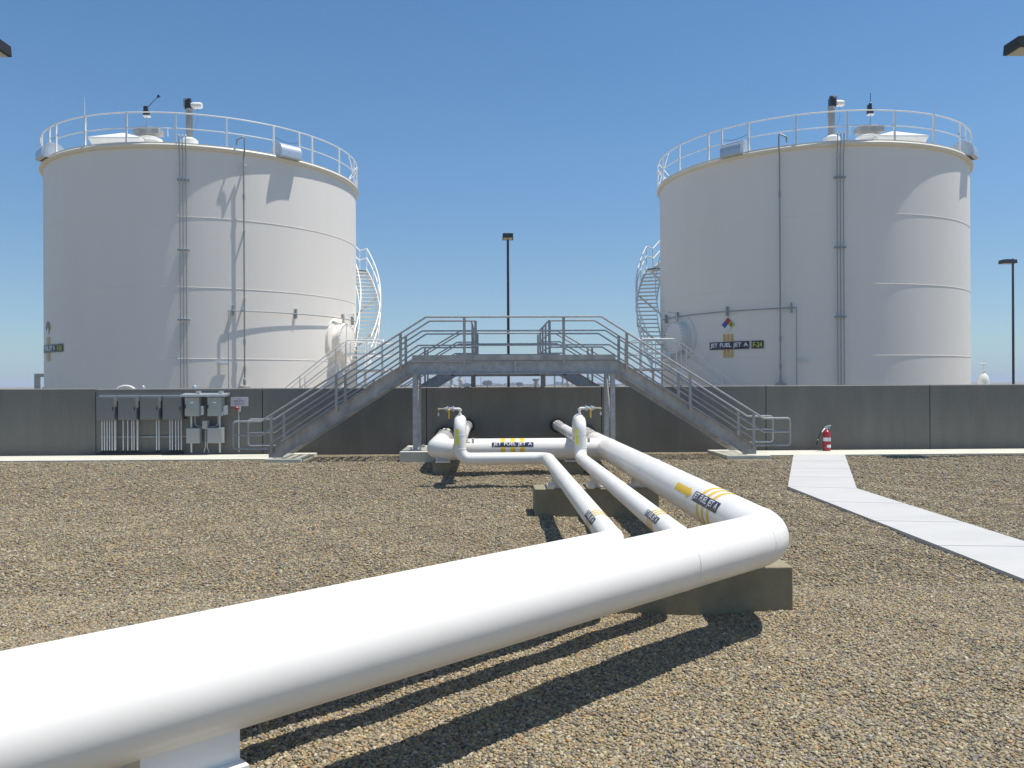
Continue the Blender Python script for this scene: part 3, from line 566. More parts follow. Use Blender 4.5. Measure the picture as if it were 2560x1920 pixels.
# twin slim pipes, each with an upstand and a sample valve
def slim(X, Yb, label, mirror, jog):
    r, z = .118, .731; t = thing('fuel_pipe', (X, 15.75, 0), label, 'pipe', 'slim white fuel pipes with upstands')
    xr = -.58 if jog else X; b = Vector((X, Yb, z))
    pts = [(xr, 21.15, 1.10), (xr, 16.22, 1.10), (xr, 16.22, 1.47), (xr, 15.75, 1.47), (xr, 15.75, z)] + ([(X, 15.75, z)] if jog else []) + [tuple(b), tuple(b-UA*13)]
    rb = [0, .16, .232, .232, .2] + ([.24] if jog else []) + [.3, 0]
    s = MB(); s.tube(fillet(pts, rb, 9), r, 32); s.build('pipe_run', 'pipe', t); boot(t, xr, 1.10, r)
    s = MB(); s.lathe([(.07, -.02), (.07, .22), (.12, .23), (.12, .27)], 14, Matrix.Translation((xr+.02, 16.22, .80))); s.build('drain_stub', 'galvbright', t)
    s = MB(); s.tube([(xr, 16.3, 1.0), (xr+.18, 16.4, 1.02)], .025, 8); s.box((xr+.14, 16.4, 1.04), (.03, .06, .09)); s.box((xr+.24, 16.4, 1.04), (.05, .08, .1)); s.build('drain_valve', 'rim', t)
    for p, d in (((xr, 15.75, 1.2), (0, 0, 1)), ((xr, 15.75, .93), (0, 0, 1))): weld(t, p, d, r)
    if jog:
        for x in (-.34, .84): weld(t, (x, 15.75, z), (1, 0, 0), r)
    weld(t, (X, 15.42, z), (0, 1, 0), r); weld(t, (X, Yb+.16, z), (0, 1, 0), r); weld(t, (X, 11, z), (0, 1, 0), r)
    # valve
    k = mirror; zt = 1.59; zv = zt+.115; y = 15.9
    s = MB(); s.lathe([(.035, zt-.02), (.035, zt+.02), (.026, zt+.025)], 12, Matrix.Translation((xr, y, 0))); s.tube(fillet([(xr, y, zt), (xr, y, zv), (xr+k*.2, y, zv)], .03, 5), .024, 10)
    s.tube([(xr, y, zv-.045), (xr, y, zv+.0)], .034, 10); v = s.build('sample_elbow', 'pipe', t)
    s = MB()
    for u, q, l in ((.13, .055, .02), (.165, .036, .03), (.205, .03, .03), (.245, .05, .022), (.28, .032, .04)):
        s.lathe([(q, -l/2), (q, l/2)], 8, Matrix.Translation((xr+k*u, y, zv)) @ Matrix.Rotation(PI/2, 4, 'Y'))
    s.build('ball_valve', 'galvbright', v)
    s = MB(); s.tube([(xr+k*.27, y, zv), (xr+k*.43, y, zv)], .016, 8); s.tube([(xr+k*.42, y, zv), (xr+k*.43, y, zv-.02)], .022, 8); s.build('nipple', 'brass', v)
    s = MB(); s.box((xr+k*.215, y-.06, zv-.115), (.032, .012, .15)); s.tube([(xr+k*.215, y-.01, zv), (xr+k*.215, y-.07, zv-.03)], .012, 6); s.build('valve_handle', 'yellow', v)
    s = MB(); s.tube([(xr+k*.42, y, zv-.03), (xr+k*.425, y, zv-.08)], .003, 5); s.lathe([(.014, -.06), (.02, 0)], 8, Matrix.Translation((xr+k*.425, y, zv-.08))); s.build('plug_and_chain', 'galvbright', v)
    # yellow 1 on the upstand
    sl = 0 if jog else .1
    def vs(u, w_, l): a = (u-.055)/r; return (xr+(r+l)*math.sin(a), 15.75-(r+l)*math.cos(a), w_)
    s = MB(); c0 = 0 if jog else -.02
    s.grid(lambda u, w_: vs(u-sl*(w_-1.0)+c0, w_, .003), lin(-.033, .033, 4), lin(1.0, 1.32, 6))
    s.grid(lambda u, k_: vs(u-sl*.28+c0, 1.245+(u+.07)*1.15+k_*.032, .0035), lin(-.07, -.02, 6), [0, 1]); s.build('numeral_one', 'lemon', t)
    f = ysurf(X, z, r); dg = R(1)*r
    pipe_label(t, f, 8.68, 8.07, 17*dg, 55*dg, th=.80)
    for y in (8.50, 8.385, 8.27): ring(t, (X, y, z), (0, 1, 0), r+.0022, .045, 'yellow', 'amber_band', 32)
    shoe(t, (X, 13.45, z), (0, 1, 0), r, .47, .42, .24); shoe(t, (X, 7.86, z), (0, 1, 0), r, .432, .34, .24)
    q = b-UA*5.5; shoe(t, tuple(q), UA, r, .44, .4, .22)
slim(1.138, 7.37, 'slim white fuel pipe that jogs sideways below its upstand, nearest the left', -1, True)
slim(1.786, 7.47, 'slim white fuel pipe running straight from its upstand, between the other two pipes', 1, False)
# pipe sleepers
def block(x0, x1, y0, y1, z1, label, z0=-.3):
    t = thing('concrete_block', ((x0+x1)/2, (y0+y1)/2, 0), label, 'concrete block', 'concrete pipe sleepers')
    s = MB(); s.bb(x0, x1, y0, y1, z0, z1); s.build('body', 'conc_block', t, bevel=.012); return t
block(.85, 2.905, 7.63, 8.13, .43, 'brown-grey concrete block under the foreground pipe bend')
b = block(.738, 2.79, 13.16, 13.76, .467, 'long concrete block under the three parallel pipes')
for x in (1.0, 1.66, 1.95, 2.36, 2.72):
    s = MB(); s.bb(x-.11, x+.11, 13.20, 13.3, .468, .49) if x not in (1.0, 1.66) else s.bb(x-.055, x+.055, 13.1, 13.42, .47, .54); s.build('base_plate', 'pipe' if x in (1.0, 1.66) else 'conc_light', b, bevel=.004)
block(-2.5, -1.42, 3.45, 3.95, .437, 'concrete block under the near end of the thickest pipe')
block(-2.8, -1.6, 5.2, 5.7, .437, 'concrete block behind the thickest pipe, hidden under the slim pipe')
block(-1.22, -.86, 17.2, 17.6, .53, 'low concrete block under the left elbow by the wall', 0)
block(1.5, 2.0, 17.1, 17.55, .53, 'low concrete block under the pipe tee by the wall', 0)

# ------------------------------------------------------------- galvanised crossover
cw = thing('crossover_stair', (.6, 19.9, .45), 'galvanised steel stair bridge crossing over the concrete wall', 'stair bridge')
CX = .6; YF, YB = 19.3, 20.4; ZD = 2.735
def channel(poly_top, poly_bot, y, outdir, hook=.075):
    # poly_top/bot: XZ polylines; web plus flanges pointing to outdir
    s = MB(); s.prism(poly_top+poly_bot[::-1], y, y+.012)
    f = y+.012 if outdir > 0 else y; g = f+outdir*hook
    for pl, sg in ((poly_top, -1), (poly_bot, 1)):
        for (a, b) in zip(pl[:-1], pl[1:]):
            dx, dz = b[0]-a[0], b[1]-a[1]; L = math.hypot(dx, dz); nx, nz = -dz/L*.014*(-1), dx/L*.014*(-1)
            if nz*sg < 0: nx, nz = -nx, -nz
            s.prism([a, b, (b[0]+nx, b[1]+nz), (a[0]+nx, a[1]+nz)], min(f, g), max(f, g))
    return s
def m_(x, k): return CX+k*x
for k in (-1, 1):
    for y, od in ((YF, -1), (YB, 1)):
        top = [(m_(2.54, k), ZD), (m_(5.86, k), .64)]; bot = [(m_(2.46, k), 2.435), (m_(5.55, k), .47)]
        s = MB(); web = [top[0], top[1], (m_(5.86, k), .462), (m_(5.52, k), .462), bot[0]]
        s = channel(top, [bot[0], (m_(5.52, k), .49)], y, od); s.prism([top[1], (m_(5.86, k), .462), (m_(5.52, k), .462), (m_(5.52, k), .49)], y, y+.012); s.build('stringer', 'galv_old', cw, smooth=False)
for y, od in ((YF, -1), (YB, 1)):
    s = channel([(m_(2.54, -1), ZD), (m_(2.54, 1), ZD)], [(m_(2.46, -1), 2.435), (m_(2.46, 1), 2.435)], y-.0, od); s.bb(.60, .66, y-.07 if od < 0 else y+.012, y if od < 0 else y+.08, 2.45, 2.72); s.build('landing_beam', 'galv', cw, smooth=False)
s = MB(); s.bb(-1.83, 3.03, YF-.095, YF-.085, 2.765, 2.885); s.build('toe_plate', 'galv_old', cw)
def grating(x0, x1, y0, y1, z, name='grating', sx=.034, sy=.1):
    s = MB(); n = int((x1-x0)/sx)
    for i in range(n+1): x = x0+(x1-x0)*i/n; s.bb(x-.0025, x+.0025, y0, y1, z-.03, z)
    n = int((y1-y0)/sy)
    for i in range(n+1): y = y0+(y1-y0)*i/n; s.bb(x0, x1, y-.0035, y+.0035, z-.008, z+.001)
    return s.build(name, 'galv', cw, smooth=False)
grating(m_(2.50, -1), m_(2.50, 1), YF+.02, YB, ZD+.035)
nr = 12; h = (ZD-.46)/nr; run = 3.3/nr
for k in (-1, 1):
    for i in range(1, nr):
        x = m_(2.54+run*(i-.0), k); z = ZD-h*i; s = MB()
        for j in range(8): xx = x+k*(-.14+.28*j/7); s.bb(xx-.003, xx+.003, YF+.02, YB-.01, z-.03, z)
        for j in range(11): yy = YF+.03+(YB-YF-.06)*j/10; s.bb(x-.14, x+.14, yy-.003, yy+.003, z-.01, z+.001)
        s.bb(x+k*.14-.012, x+k*.14+.012, YF+.02, YB-.01, z-.032, z+.002); s.build('tread', 'galv', cw, smooth=False)
def railing(y, gap=False):
    for h0, rr in ((0, .024), (-.335, .019), (-.68, .019)):
        zt, zb = 3.80+h0, 1.33+h0*.98
        def side(k):
            return [(m_(.94 if gap else 0, k), y, zt), (m_(2.10+(-h0)*.28, k), y, zt), (m_(6.02-(-h0)*0.0, k), y, zb+.0)]
        parts = []
        for k in (-1, 1):
            p = side(k)
            if h0 == 0: p = p + [(m_(6.67, k), y, zb), (m_(6.67, k), y, .68), (m_(5.84, k), y, .68)]
            elif h0 > -.5: p = p[:-1] + [(m_(6.02, k), y, zb), (m_(6.67, k), y, zb)]
            else: p = p[:-1] + [(m_(5.86, k), y, .78)]
            if not gap and k == 1: parts[0] = [tuple(q) for q in reversed(parts[0])][:-1] + p[1:]
            else: parts.append(p)
        for p in parts: s = MB(); s.tube(fillet(p, .07, 4), rr, 8); s.build('handrail', 'galv', cw)
    for k in (-1, 1):
        for x, zt in ((1.19, 3.8), (2.71, 3.415), (4.24, 2.445), (5.78, 1.48)):
            if gap and x == 1.19: x = .94
            zb = ZD if x < 2.54 else ZD-(x-2.54)*.633+.0
            s = MB(); s.box((m_(x, k), y, (zt+zb-.1)/2), (.065, .04, zt-zb+.1)); s.build('post', 'galv_old', cw)
railing(YF-.05); railing(YB+.05, True)
# bridge over the wall
xa, xb = -.42, 1.50
for x in (xa-.03, xb+.03):
    s = MB(); s.bb(x-.006, x+.006, YB+.02, 24.6, 2.44, 2.73); s.bb(x-.03, x+.03, YB+.1, 24.6, 2.425, 2.439); s.build('bridge_beam', 'galv', cw)
    for h0, rr in ((0, .024), (-.335, .019), (-.68, .019)):
        s = MB(); s.tube([(x, YB+.05, 3.8+h0), (x, 24.5, 3.8+h0)], rr, 8); s.build('handrail', 'galv', cw)
    for y in (21.7, 22.9): s = MB(); s.box((x, y, 3.26), (.05, .05, 1.08)); s.build('post', 'galv_old', cw)
    s = MB(); s.box((x, 22.8, 1.42), (.13, .13, 2.05)); s.box((x, 22.8, .42), (.3, .3, .03)); s.build('leg', 'galv_old', cw)
grating(xa, xb, YB+.01, 24.5, ZD+.034, sx=.034, sy=.1)
# far stairs
ya_, yb_ = 24.5, 25.6
for k in (-1, 1):
    for y in (ya_, yb_):
        top = [(m_(1.75, k), ZD), (m_(5.3, k), .60)]; bot = [(m_(1.65, k), 2.435), (m_(5.0, k), .42)]
        s = channel(top, bot, y, -1 if y == ya_ else 1); s.build('stringer', 'galv', cw, smooth=False)
        for h0, rr in ((0, .024), (-.335, .019), (-.68, .019)):
            p = [(m_(.96, k) if y == ya_ else m_(0, k), y, 3.8+h0), (m_(1.5-h0*.2, k), y, 3.8+h0), (m_(5.3, k), y, 1.55+h0)]
            s = MB(); s.tube(fillet(p, .06, 3), rr, 8); s.build('handrail', 'galv', cw)
        for x in (.96, 2.55, 4.1):
            zb = ZD if x < 1.7 else ZD-(x-1.75)*.6; s = MB(); s.box((m_(x, k), y, zb+.46), (.055, .045, 1.12)); s.build('post', 'galv_old', cw)
    for i in range(1, 12):
        s = MB(); s.box((m_(1.75+.3*i, k), 25.05, ZD-.19*i), (.27, 1.05, .03)); s.build('tread', 'galv', cw)
for y in (ya_, yb_):
    s = MB(); s.bb(m_(1.75, -1), m_(1.75, 1), y, y+.012, 2.435, ZD); s.bb(m_(1.75, -1), m_(1.75, 1), y-.05, y, 2.43, 2.444); s.build('landing_beam', 'galv', cw)
grating(m_(1.75, -1), m_(1.75, 1), ya_+.01, yb_, ZD+.03)
# legs on pads, I-section
for k in (-1, 1):
    for y in (YF+.06, YB-.02):
        x = m_(2.38, k); s = MB(); s.bb(x-.055, x+.055, y-.05, y-.04, .62, 2.43); s.bb(x-.055, x+.055, y+.06, y+.07, .62, 2.43); s.bb(x-.006, x+.006, y-.04, y+.06, .62, 2.43)
        s.box((x, y+.01, .615), (.30, .28, .018)); s.build('leg', 'galv', cw, smooth=False)
        s = MB()
        for dx, dy in ((-.11, -.1), (.11, -.1), (.11, .12), (-.11, .12)): s.lathe([(.016, .62), (.016, .68)], 6, Matrix.Translation((x+dx, y+dy, 0)))
        s.build('anchor_bolts', 'galvbright', cw)
    # angle brace between the legs
    s = MB(); x = m_(2.38, k); s.tube([(x, YF+.1, .8), (x, YB-.1, 2.3)], .022, 6); s.build('brace', 'galv', cw)
for x0, x1, l in ((-2.12, -1.2, 'low concrete footing under the left legs of the stair bridge'), (2.5, 3.4, 'low concrete footing under the right legs of the stair bridge')):
    t = thing('concrete_footing', ((x0+x1)/2, 19.9, .4), l, 'footing', 'stair bridge footings'); s = MB(); s.bb(x0, x1, 19.0, 20.95, .2, .605); s.build('body', 'conc_pad', t, bevel=.012)

# ------------------------------------------------------------- electrical gear on the wall
YW = 21.2
t = thing('strut_channel', (-9, YW, 1.9), 'thin galvanised channel across the tops of the grey cabinets', 'channel')
s = MB(); s.bb(-10.11, -7.92, YW-.06, YW-.002, 1.915, 1.945); s.build('rail', 'galvbright', t)
for x in (-9.59, -9.03, -8.465):
    s = MB(); s.bb(x-.03, x+.03, YW-.045, YW-.003, 1.62, 1.914); s.build('upright', 'zinc', t)
t = thing('strut_channel', (-9, YW, .85), 'thin dark channel clamping the conduits halfway down the wall', 'channel')
s = MB(); s.bb(-10.1, -7.9, YW-.04, YW-.002, .845, .875); s.build('rail', 'zinc', t)
cab = [(-10.107, -9.634, [-10.007, -9.943, -9.878, -9.814, -9.75, -9.685, -9.66]), (-9.553, -9.08, [-9.466, -9.35, -9.247, -9.191, -9.10]), (-8.991, -8.512, [-8.615, -8.551]), (-8.418, -7.93, [-8.272, -8.21, -8.124, -8.055, -7.982])]
CL = ['dark grey wall cabinet nearest the left, above seven thin conduits', 'dark grey wall cabinet second from the left, above five conduits', 'dark grey wall cabinet third from the left, above only two conduits', 'dark grey wall cabinet beside the hooded control box, above five conduits']
for (x0, x1, cs), lb in zip(cab, CL):
    t = thing('electrical_cabinet', ((x0+x1)/2, YW, 1.6), lb, 'electrical cabinet', 'grey cabinets on the wall')
    s = MB(); s.bb(x0, x1, YW-.24, YW-.05, 1.315, 1.905); s.build('case', 'panel', t, bevel=.004)
    s = MB(); s.bb(x0+.012, x1-.012, YW-.252, YW-.241, 1.33, 1.89); d = s.build('door', 'panel', t, bevel=.003)
    s = MB(); s.bb(x1-.05, x1-.03, YW-.27, YW-.253, 1.56, 1.64); s.build('latch', 'dull_black', d)
    s = MB(); s.bb(x1+.005, x1+.06, YW-.12, YW-.004, 1.33, 1.80); s.build('gap_shade', 'dull_black', t)  # black strip painting in the shadow between neighbouring cabinets
    for c in cs:
        r = .027 if c in (-9.10,) else .017; yy = YW-.13
        s = MB(); s.tube([(c, yy, .47), (c, yy, 1.315)], r, 8); cc = s.build('conduit', 'galvbright', t)
        s = MB(); s.tube([(c, yy, .44), (c, yy, .52)], r+.012, 8); s.build('foot', 'dull_black', cc)
        s = MB(); s.tube([(c, yy, 1.27), (c, yy, 1.314)], r+.01, 8); s.build('hub', 'zinc', cc)
s = MB(); s.bb(-10.1, -7.95, YW-.2, YW-.06, .42, .47); tag(s.build('conduit_curb', 'dull_black'), 'dark low curb where the conduits enter the ground', 'curb')
for x0, lb in ((-7.837, 'hooded grey control box beside the dark cabinets'), (-7.259, 'hooded grey control box beside the white sign')):
    t = thing('control_box', (x0+.19, YW, 1.65), lb, 'control box', 'hooded control boxes')
    s = MB(); s.bb(x0, x0+.372, YW-.28, YW-.05, 1.40, 1.89); s.build('case', 'box', t, bevel=.005)
    s = MB(); s.bb(x0+.01, x0+.362, YW-.292, YW-.281, 1.41, 1.87); d = s.build('door', 'box', t, bevel=.003)
    s = MB(); s.bb(x0+.012, x0+.03, YW-.31, YW-.293, 1.6, 1.7); s.build('handle', 'black', d)
    s = MB(); s.bb(x0+.15, x0+.23, YW-.296, YW-.2925, 1.735, 1.765); s.build('nameplate', 'letter', d)
    s = MB(); s.prism([(YW-.36, 1.90), (YW-.04, 1.94), (YW-.04, 1.995), (YW-.36, 1.955)], x0-.075, x0+.50, 'X'); s.build('hood', 'galvbright', t)
    s = MB(); s.bb(x0+.38, x0+.46, YW-.22, YW-.06, 1.43, 1.665); s.build('side_switch', 'galvbright', t, bevel=.004)
    s = MB(); s.bb(x0+.26, x0+.34, YW-.2, YW-.02, 1.99, 2.05); s.build('lug', 'galvbright', t)
    c = x0+.12 if x0 < -7.5 else x0+.27
    s = MB(); s.tube([(c, YW-.14, 1.09), (c, YW-.14, 1.40)], .027, 8); s.build('conduit', 'galvbright', t)
    xe = x0+.22 if x0 < -7.5 else x0+.235; xm = -7.38 if x0 < -7.5 else -7.30
    s = MB(); s.tube(fillet([(xe, YW-.16, 1.40), (xe, YW-.16, 1.13), (xm, YW-.16, 1.11)], .12, 6), .014, 8); s.build('flexible_conduit', 'box', t)
for x0, x1, z0, z1, lb in ((-7.815, -7.468, .697, 1.092, 'pale square junction box below the hooded box beside the cabinets'), (-7.271, -6.897, .698, 1.098, 'pale square junction box below the hooded box beside the sign'), (-7.408, -7.271, 1.067, 1.283, 'small grey junction box between the two hooded boxes')):
    t = thing('junction_box', ((x0+x1)/2, YW, z0), lb, 'junction box', 'junction boxes on the wall')
    s = MB(); s.bb(x0, x1, YW-.25, YW-.06, z0, z1); s.build('case', 'box', t, bevel=.004)
    s = MB(); s.bb(x0+.01, x1-.01, YW-.262, YW-.251, z0+.01, z1-.01); s.build('lid', 'box', t, bevel=.004)
    xc = (x0+x1)/2
    if z0 < 1:
        c = -7.716 if x0 < -7.6 else -6.985
        s = MB(); s.tube([(c, YW-.15, .45), (c, YW-.15, z0)], .026, 8); s.build('conduit', 'galvbright', t)
    else:
        for c in (-7.36, -7.315):
            s = MB(); s.tube(fillet([(c, YW-.15, z0), (c, YW-.15, .6), (c+(.05 if c > -7.33 else -.04), YW-.15, .45)], .1, 4), .011, 8); s.build('conduit', 'galvbright', t)
t = thing('warning_sign', (-6.52, YW, 1.76), 'white rectangular shutoff sign on the wall above the red button', 'sign')
s = MB(); s.bb(-6.749, -6.295, YW-.02, YW-.004, 1.643, 1.876); s.build('board', 'signw', t, bevel=.003)
for tx, z, hh, wd in (('FUEL', 1.835, .026, .08), ('EMERGENCY', 1.775, .045, .27), ('SHUTOFF', 1.70, .045, .25)):
    V, F = text_pts(tx, hh, .02, sub=0, width=wd); s = MB(); s.add([(-6.522+x, YW-.0225, z+y) for x, y, _ in V], F); s.build('lettering', 'signtext', t, smooth=False)
t = thing('stop_button', (-6.54, YW, 1.58), 'red mushroom stop button on a thin conduit under the sign', 'stop button')
s = MB(); s.tube(fillet([(-6.53, YW-.05, .45), (-6.53, YW-.05, 1.50), (-6.50, YW-.05, 1.62)], .04, 4), .014, 8); s.build('conduit', 'galvbright', t)
s = MB(); s.bb(-6.535, -6.475, YW-.1, YW-.01, 1.50, 1.63); s.build('button_box', 'galvbright', t, bevel=.004)
s = MB(); s.lathe([(.02, 0), (.045, .03), (.05, .055), (.035, .075)], 16, Matrix.Translation((-6.56, YW-.09, 1.585)) @ Matrix.Rotation(PI/2, 4, 'X')); s.build('button', 'red', t)

# fire extinguisher
t = thing('fire_extinguisher', (8.75, 20.75, .406), 'red fire extinguisher standing on the sidewalk against the wall', 'fire extinguisher')
ex, ey, ez = 8.80, 20.75, .406; MT = Matrix.Translation((ex, ey, ez))
s = MB(); s.lathe([(.088, 0), (.098, .01), (.098, .44), (.092, .48), (.07, .515), (.035, .535), (.03, .55)], 28, MT); s.build('cylinder', 'red', t)
s = MB(); s.lathe([(.032, .545), (.032, .59)], 12, MT); s.box((ex-.01, ey, ez+.60), (.09, .04, .03)); s.build('valve', 'galvbright', t)
s = MB(); s.tube([(ex-.05, ey, ez+.60), (ex-.02, ey, ez+.63), (ex+.11, ey, ez+.655)], .014, 8); s.tube([(ex-.03, ey, ez+.59), (ex+.09, ey, ez+.595)], .012, 8); s.build('handle', 'galvbright', t)
s = MB(); s.tube([(ex-.06, ey-.03, ez+.585), (ex-.11, ey-.07, ez+.545), (ex-.155, ey-.08, ez+.49)], .017, 8); s.build('hose_collar', 'letter', t)
s = MB(); s.tube(fillet([(ex-.05, ey-.02, ez+.60), (ex-.15, ey-.05, ez+.53), (ex-.23, ey-.05, ez+.36), (ex-.255, ey-.05, ez+.27)], .12, 6), .012, 8); ho = s.build('hose', 'rubber', t)
s = MB(); s.tube([(ex-.255, ey-.05, ez+.27), (ex-.285, ey-.05, ez+.17)], [.014, .02], 8); s.build('nozzle', 'black', t)
s = MB(); s.lathe([(.0135, -.012), (.0135, .012)], 10, Matrix.Translation((ex-.25, ey-.05, ez+.29))); s.build('clip', 'letter', ho)
def cpatch(a0, a1, z0, z1, m, nm):
    s = MB(); s.grid(lambda a, z: (ex+.1*math.sin(R(a)), ey-.1*math.cos(R(a)), ez+z), lin(a0, a1, 10), [z0, z1]); return s.build(nm, m, t)
l1 = cpatch(-82, 86, .25, .345, 'letter', 'instruction_label'); cpatch(-20, 70, .085, .16, 'letter', 'service_tag')
s = MB()
for i in range(4): s.grid(lambda a, z: (ex+.1008*math.sin(R(a)), ey-.1008*math.cos(R(a)), ez+z), lin(-10+i*2, 60, 5), [.262+i*.02, .268+i*.02])
s.build('print', 'signtext', l1)
s = MB(); s.lathe([(.1, .235), (.1015, .237), (.1015, .245), (.1, .247)], 28, MT); s.build('strap', 'black', t)

# ------------------------------------------------------------- lamp posts
def lamp(x, y, zh, ang, label, zb=.4):
    t = thing('lamp_post', (x, y, zb), label, 'lamp post', 'dark lamp posts round the tank yard')
    s = MB(); s.lathe([(.20, 0), (.20, .1), (.085, .14)], 16, Matrix.Translation((x, y, zb))); s.build('base', 'bronze', t)
    s = MB(); s.tube([(x, y, zb+.1), (x, y, zh+.26)], [.085, .07], 12); s.tube([(x, y, zh+.26), (x, y, zh+.36)], .045, 8); s.build('pole', 'bronze', t)
    m = Matrix.Translation((x, y, zh)) @ Matrix.Rotation(ang, 4, 'Z')
    # head: runs from -.12 behind the pole to .83 ahead
    s = MB(); a = [(-.13, -.31, 0), (.84, -.31, 0), (.84, .31, 0), (-.13, .31, 0), (-.12, -.29, .25), (.60, -.29, .28), (.60, .29, .28), (-.12, .29, .25), (.83, -.29, .25), (.83, .29, .25)]
    s.add([m @ Vector(v) for v in a], [(0, 3, 2, 1), (4, 5, 6, 7), (5, 8, 9, 6), (8, 1, 2, 9), (0, 4, 7, 3), (0, 1, 8, 5, 4), (3, 7, 6, 9, 2)]); h = s.build('lamp_head', 'bronze', t, bevel=.008)
    s = MB(); s.box((0, 0, 0), (.62, .50, .02), mtx=m @ Matrix.Translation((.46, 0, -.012))); s.build('lens', 'lens', h)
lamp(1.12, 46.6, 10.52, -PI/2-.02, 'dark lamp post in the gap between the two tanks')
lamp(36.5, 55.0, 10.38, PI, 'dark lamp post beyond the right tank, its head pointing left')
lamp(13.72, 19.45, 10.33, PI, 'near lamp post whose head cuts into the upper right corner')
lamp(-12.32, 19.45, 10.14, 0, 'near lamp post whose head cuts into the upper left corner')

# ------------------------------------------------------------- odds and ends in the tank yard
def standpipe(x, y, h, label):
    t = thing('standpipe', (x, y, .4), label, 'standpipe', 'white standpipes behind the wall')
    s = MB(); s.tube([(x, y, .4), (x, y, h)], .06, 10); s.build('riser', 'white', t)
    s = MB(); s.lathe([(.12, h-.3), (.12, h-.25)], 14, Matrix.Translation((x, y, 0))); s.lathe([(.11, h-.02), (.11, h+.04)], 14, Matrix.Translation((x, y, 0))); s.build('flange', 'white', t)
standpipe(-1.32, 28, 2.35, 'white standpipe under the left end of the bridge, farther left'); standpipe(-1.02, 28.4, 2.6, 'white standpipe under the left end of the bridge, beside the bridge leg')
standpipe(2.74, 28, 2.45, 'white standpipe under the right end of the bridge'); standpipe(1.42, 24.4, 2.3, 'short white standpipe beside the right bridge leg')
t = thing('hatch_ladder', (2.2, 28, .4), 'small white step frame seen under the bridge deck', 'step frame')
for x in (2.28, 2.56):
    s = MB(); s.box((x, 28, 1.5), (.06, .06, 2.2)); s.build('leg', 'white', t)
for z in (1.4, 1.8, 2.2, 2.45): s = MB(); s.bb(2.31, 2.53, 27.97, 28.03, z, z+.04); s.build('rung', 'white', t)
t = thing('pump_gantry', (-33, 60, .4), 'grey pump gantry at the far left behind the wall', 'gantry')
s = MB(); s.bb(-33.4, -33.1, 60, 60.3, .4, 3.1); s.bb(-33.1, -32.5, 60, 60.3, 2.85, 3.1); s.build('frame', 'galv_old', t)
s = MB(); s.tube([(-32.55, 60.1, 2.9), (-32.55, 60.1, 1.7)], .05, 8); s.bb(-32.8, -32.1, 60, 60.3, 2.0, 2.1); s.build('hoist', 'galv_old', t)
s = MB(); s.lathe([(.55, 0), (.55, .5), (.35, .9), (.15, 1.1)], 16, Matrix.Translation((-32.5, 60.2, .4))); s.build('pump', 'zinc', t)
t = thing('relief_valve', (20.9, 33.5, .4), 'white relief valve poking above the wall beside the right tank', 'valve')
s = MB(); s.lathe([(.22, .4), (.22, 2.2), (.17, 2.42), (.05, 2.55)], 16, Matrix.Translation((20.95, 33.5, 0))); s.tube([(21.0, 33.5, 2.3), (21.15, 33.5, 2.15)], .08, 8); s.build('body', 'white', t)
s = MB(); s.tube([(20.95, 33.5, 2.5), (20.95, 33.5, 2.95)], .02, 8); s.lathe([(.05, -.06), (.07, 0), (.05, .06)], 10, Matrix.Translation((20.95, 33.5, 2.62))); s.tube([(20.8, 33.5, 2.94), (21.05, 33.5, 2.92)], .025, 6); s.build('stem', 'white', t)
t = thing('hose_loop', (-11.6, 26, .4), 'white hose loop showing above the wall top at left', 'hose')
s = MB(); s.tube([(-11.6-.38*math.cos(a)+0, 26, 1.85+.33*math.sin(a)) for a in lin(0, PI, 14)], .04, 8); s.tube([(-11.98, 26, .4), (-11.98, 26, 1.85)], .04, 8); s.tube([(-11.22, 26, .4), (-11.22, 26, 1.85)], .04, 8); s.build('loop', 'white', t)
for x, l in ((-11.05, 'small valve cap on the yard pipe beside the white hose loop'), (-9.42, 'small valve cap on the yard pipe above the hooded boxes')):
    t = thing('valve_cap', (x, 26, .4), l, 'valve', 'small valve caps over the wall top'); s = MB(); s.tube([(x, 26, .4), (x, 26, 2.1)], .03, 8); s.lathe([(.07, 2.08), (.07, 2.14), (.03, 2.2)], 10, Matrix.Translation((x, 26, 0))); s.build('stem', 'galvbright', t)
for x, y, h, l in ((-8.9, 300, 3.4, 'thin distant pole under the bridge, farther from the bridge leg'), (-2.6, 250, 4.0, 'thin distant pole under the bridge, touching the bridge leg')):
    t = thing('distant_pole', (x, y, .4), l, 'pole', 'thin poles on the horizon'); s = MB(); s.tube([(x, y, .4), (x, y, h)], .09, 6); s.build('shaft', 'zinc', t); s = MB(); s.box((x, y, h), (.7, .2, .15)); s.build('head', 'zinc', t)

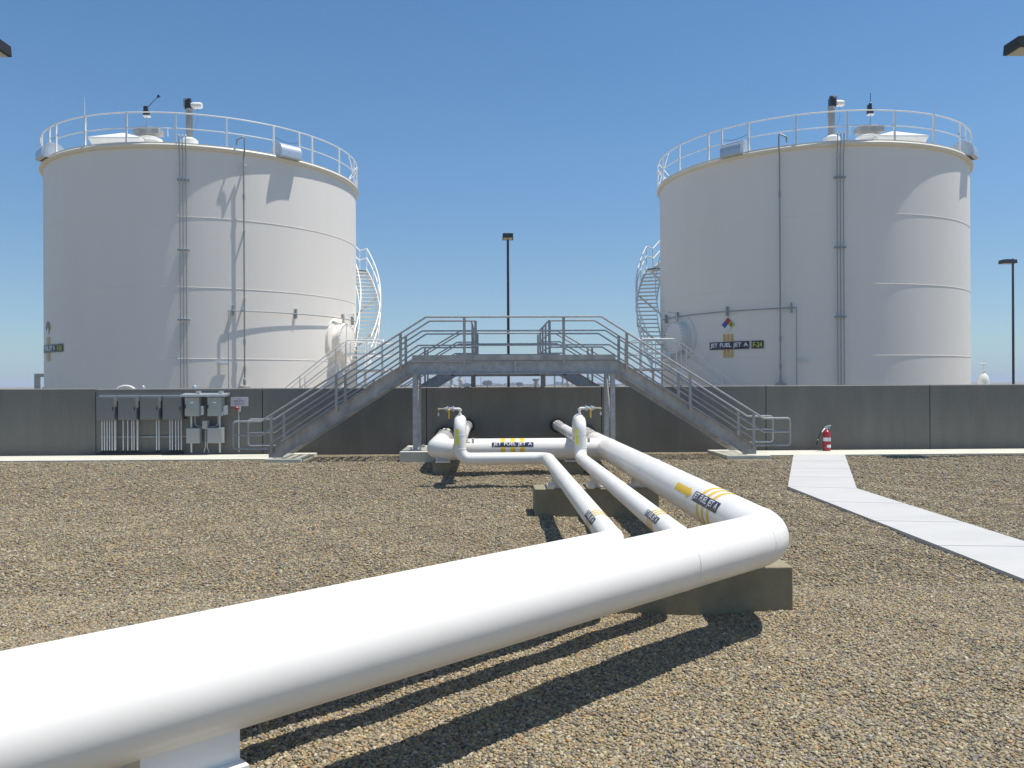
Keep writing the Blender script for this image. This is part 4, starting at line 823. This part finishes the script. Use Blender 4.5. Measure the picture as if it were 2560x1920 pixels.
# distant trees: trunk, limbs and a crown of small leaf faces
M['leaf'] = mat('far_foliage', (.045, .075, .03), .8, noise=.5, nscale=.7); M['bark'] = mat('bark', (.10, .075, .05), .9)
def tree(x, y, wd, hh, label, seed):
    t = thing('tree', (x, y, .4), label, 'tree', 'far trees beyond the yard'); rd = random.Random(seed)
    s = MB(); s.tube([(x, y, .3), (x+.1, y, hh*.5)], [.3, .16], 8)
    for i in range(6):
        a = rd.uniform(0, 2*PI); s.tube([(x, y, hh*.35), (x+wd*.3*math.cos(a), y+wd*.3*math.sin(a), hh*.8)], [.12, .04], 5)
    s.build('trunk', 'bark', t); s = MB()
    cl = [(rd.uniform(-.42, .42)*wd, rd.uniform(-.4, .4)*wd, hh*rd.uniform(.45, .8), rd.uniform(.12, .24)*wd) for _ in range(18)]
    for _ in range(2600):
        c = rd.choice(cl); u = Vector((rd.gauss(0, 1), rd.gauss(0, 1), rd.gauss(0, 1))).normalized()*c[3]*rd.uniform(.5, 1.05)
        p = Vector((x+c[0]+u.x, y+c[1]+u.y, max(.6, c[2]+u.z*.8))); q = .16
        d1 = Vector((rd.gauss(0, 1), rd.gauss(0, 1), rd.gauss(0, 1))).normalized()*q; d2 = d1.cross(Vector((rd.gauss(0, 1), rd.gauss(0, 1), rd.gauss(0, 1)))).normalized()*q
        s.add([p-d1, p-d2, p+d1, p+d2], [(0, 1, 2, 3)])
    s.build('crown', 'leaf', t, smooth=False)
tree(-1.0, 400, 4.6, 3.6+.4, 'round dark tree on the horizon between the bridge leg and the lamp post', 1)
tree(14.6, 400, 4.0, 2.9, 'low dark tree on the horizon beside the lamp post', 2)
tree(-12, 400, 5, 2.2, 'lowest tree on the horizon, under the left end of the bridge', 3)
rd = random.Random(5); s = MB()
for i in range(7000):
    x = rd.uniform(-260, 260); y = 620+rd.uniform(-6, 6); hh = 1.4+.7*math.sin(x*.11)+.5*math.sin(x*.37+1); p = Vector((x, y, .4+rd.uniform(0, 1)*hh)); q = .45
    d1 = Vector((rd.gauss(0, 1), rd.gauss(0, 1), rd.gauss(0, 1))).normalized()*q; d2 = d1.cross(Vector((rd.gauss(0, 1), 1, rd.gauss(0, 1)))).normalized()*q
    s.add([p-d1, p-d2, p+d1, p+d2], [(0, 1, 2, 3)])
tag(s.build('far_scrub', 'leaf', smooth=False), 'low dark scrub along the horizon', 'scrub', kind='stuff')

hz_ = MB(); hz_.bb(-4300, 4300, -4300, 4300, -1.2, 14.5); h = hz_.build('haze', 'white', smooth=False)
mh = bpy.data.materials.new('thin_haze'); mh.use_nodes = True; t = mh.node_tree; t.nodes.clear(); ou = t.nodes.new('ShaderNodeOutputMaterial'); pv = t.nodes.new('ShaderNodeVolumePrincipled')
pv.inputs['Color'].default_value = (.80, .88, 1, 1); pv.inputs['Density'].default_value = .0009; t.links.new(pv.outputs[0], ou.inputs['Volume'])
h.data.materials.clear(); h.data.materials.append(mh); tag(h, 'thin pale haze over the flat land', 'haze', kind='stuff')
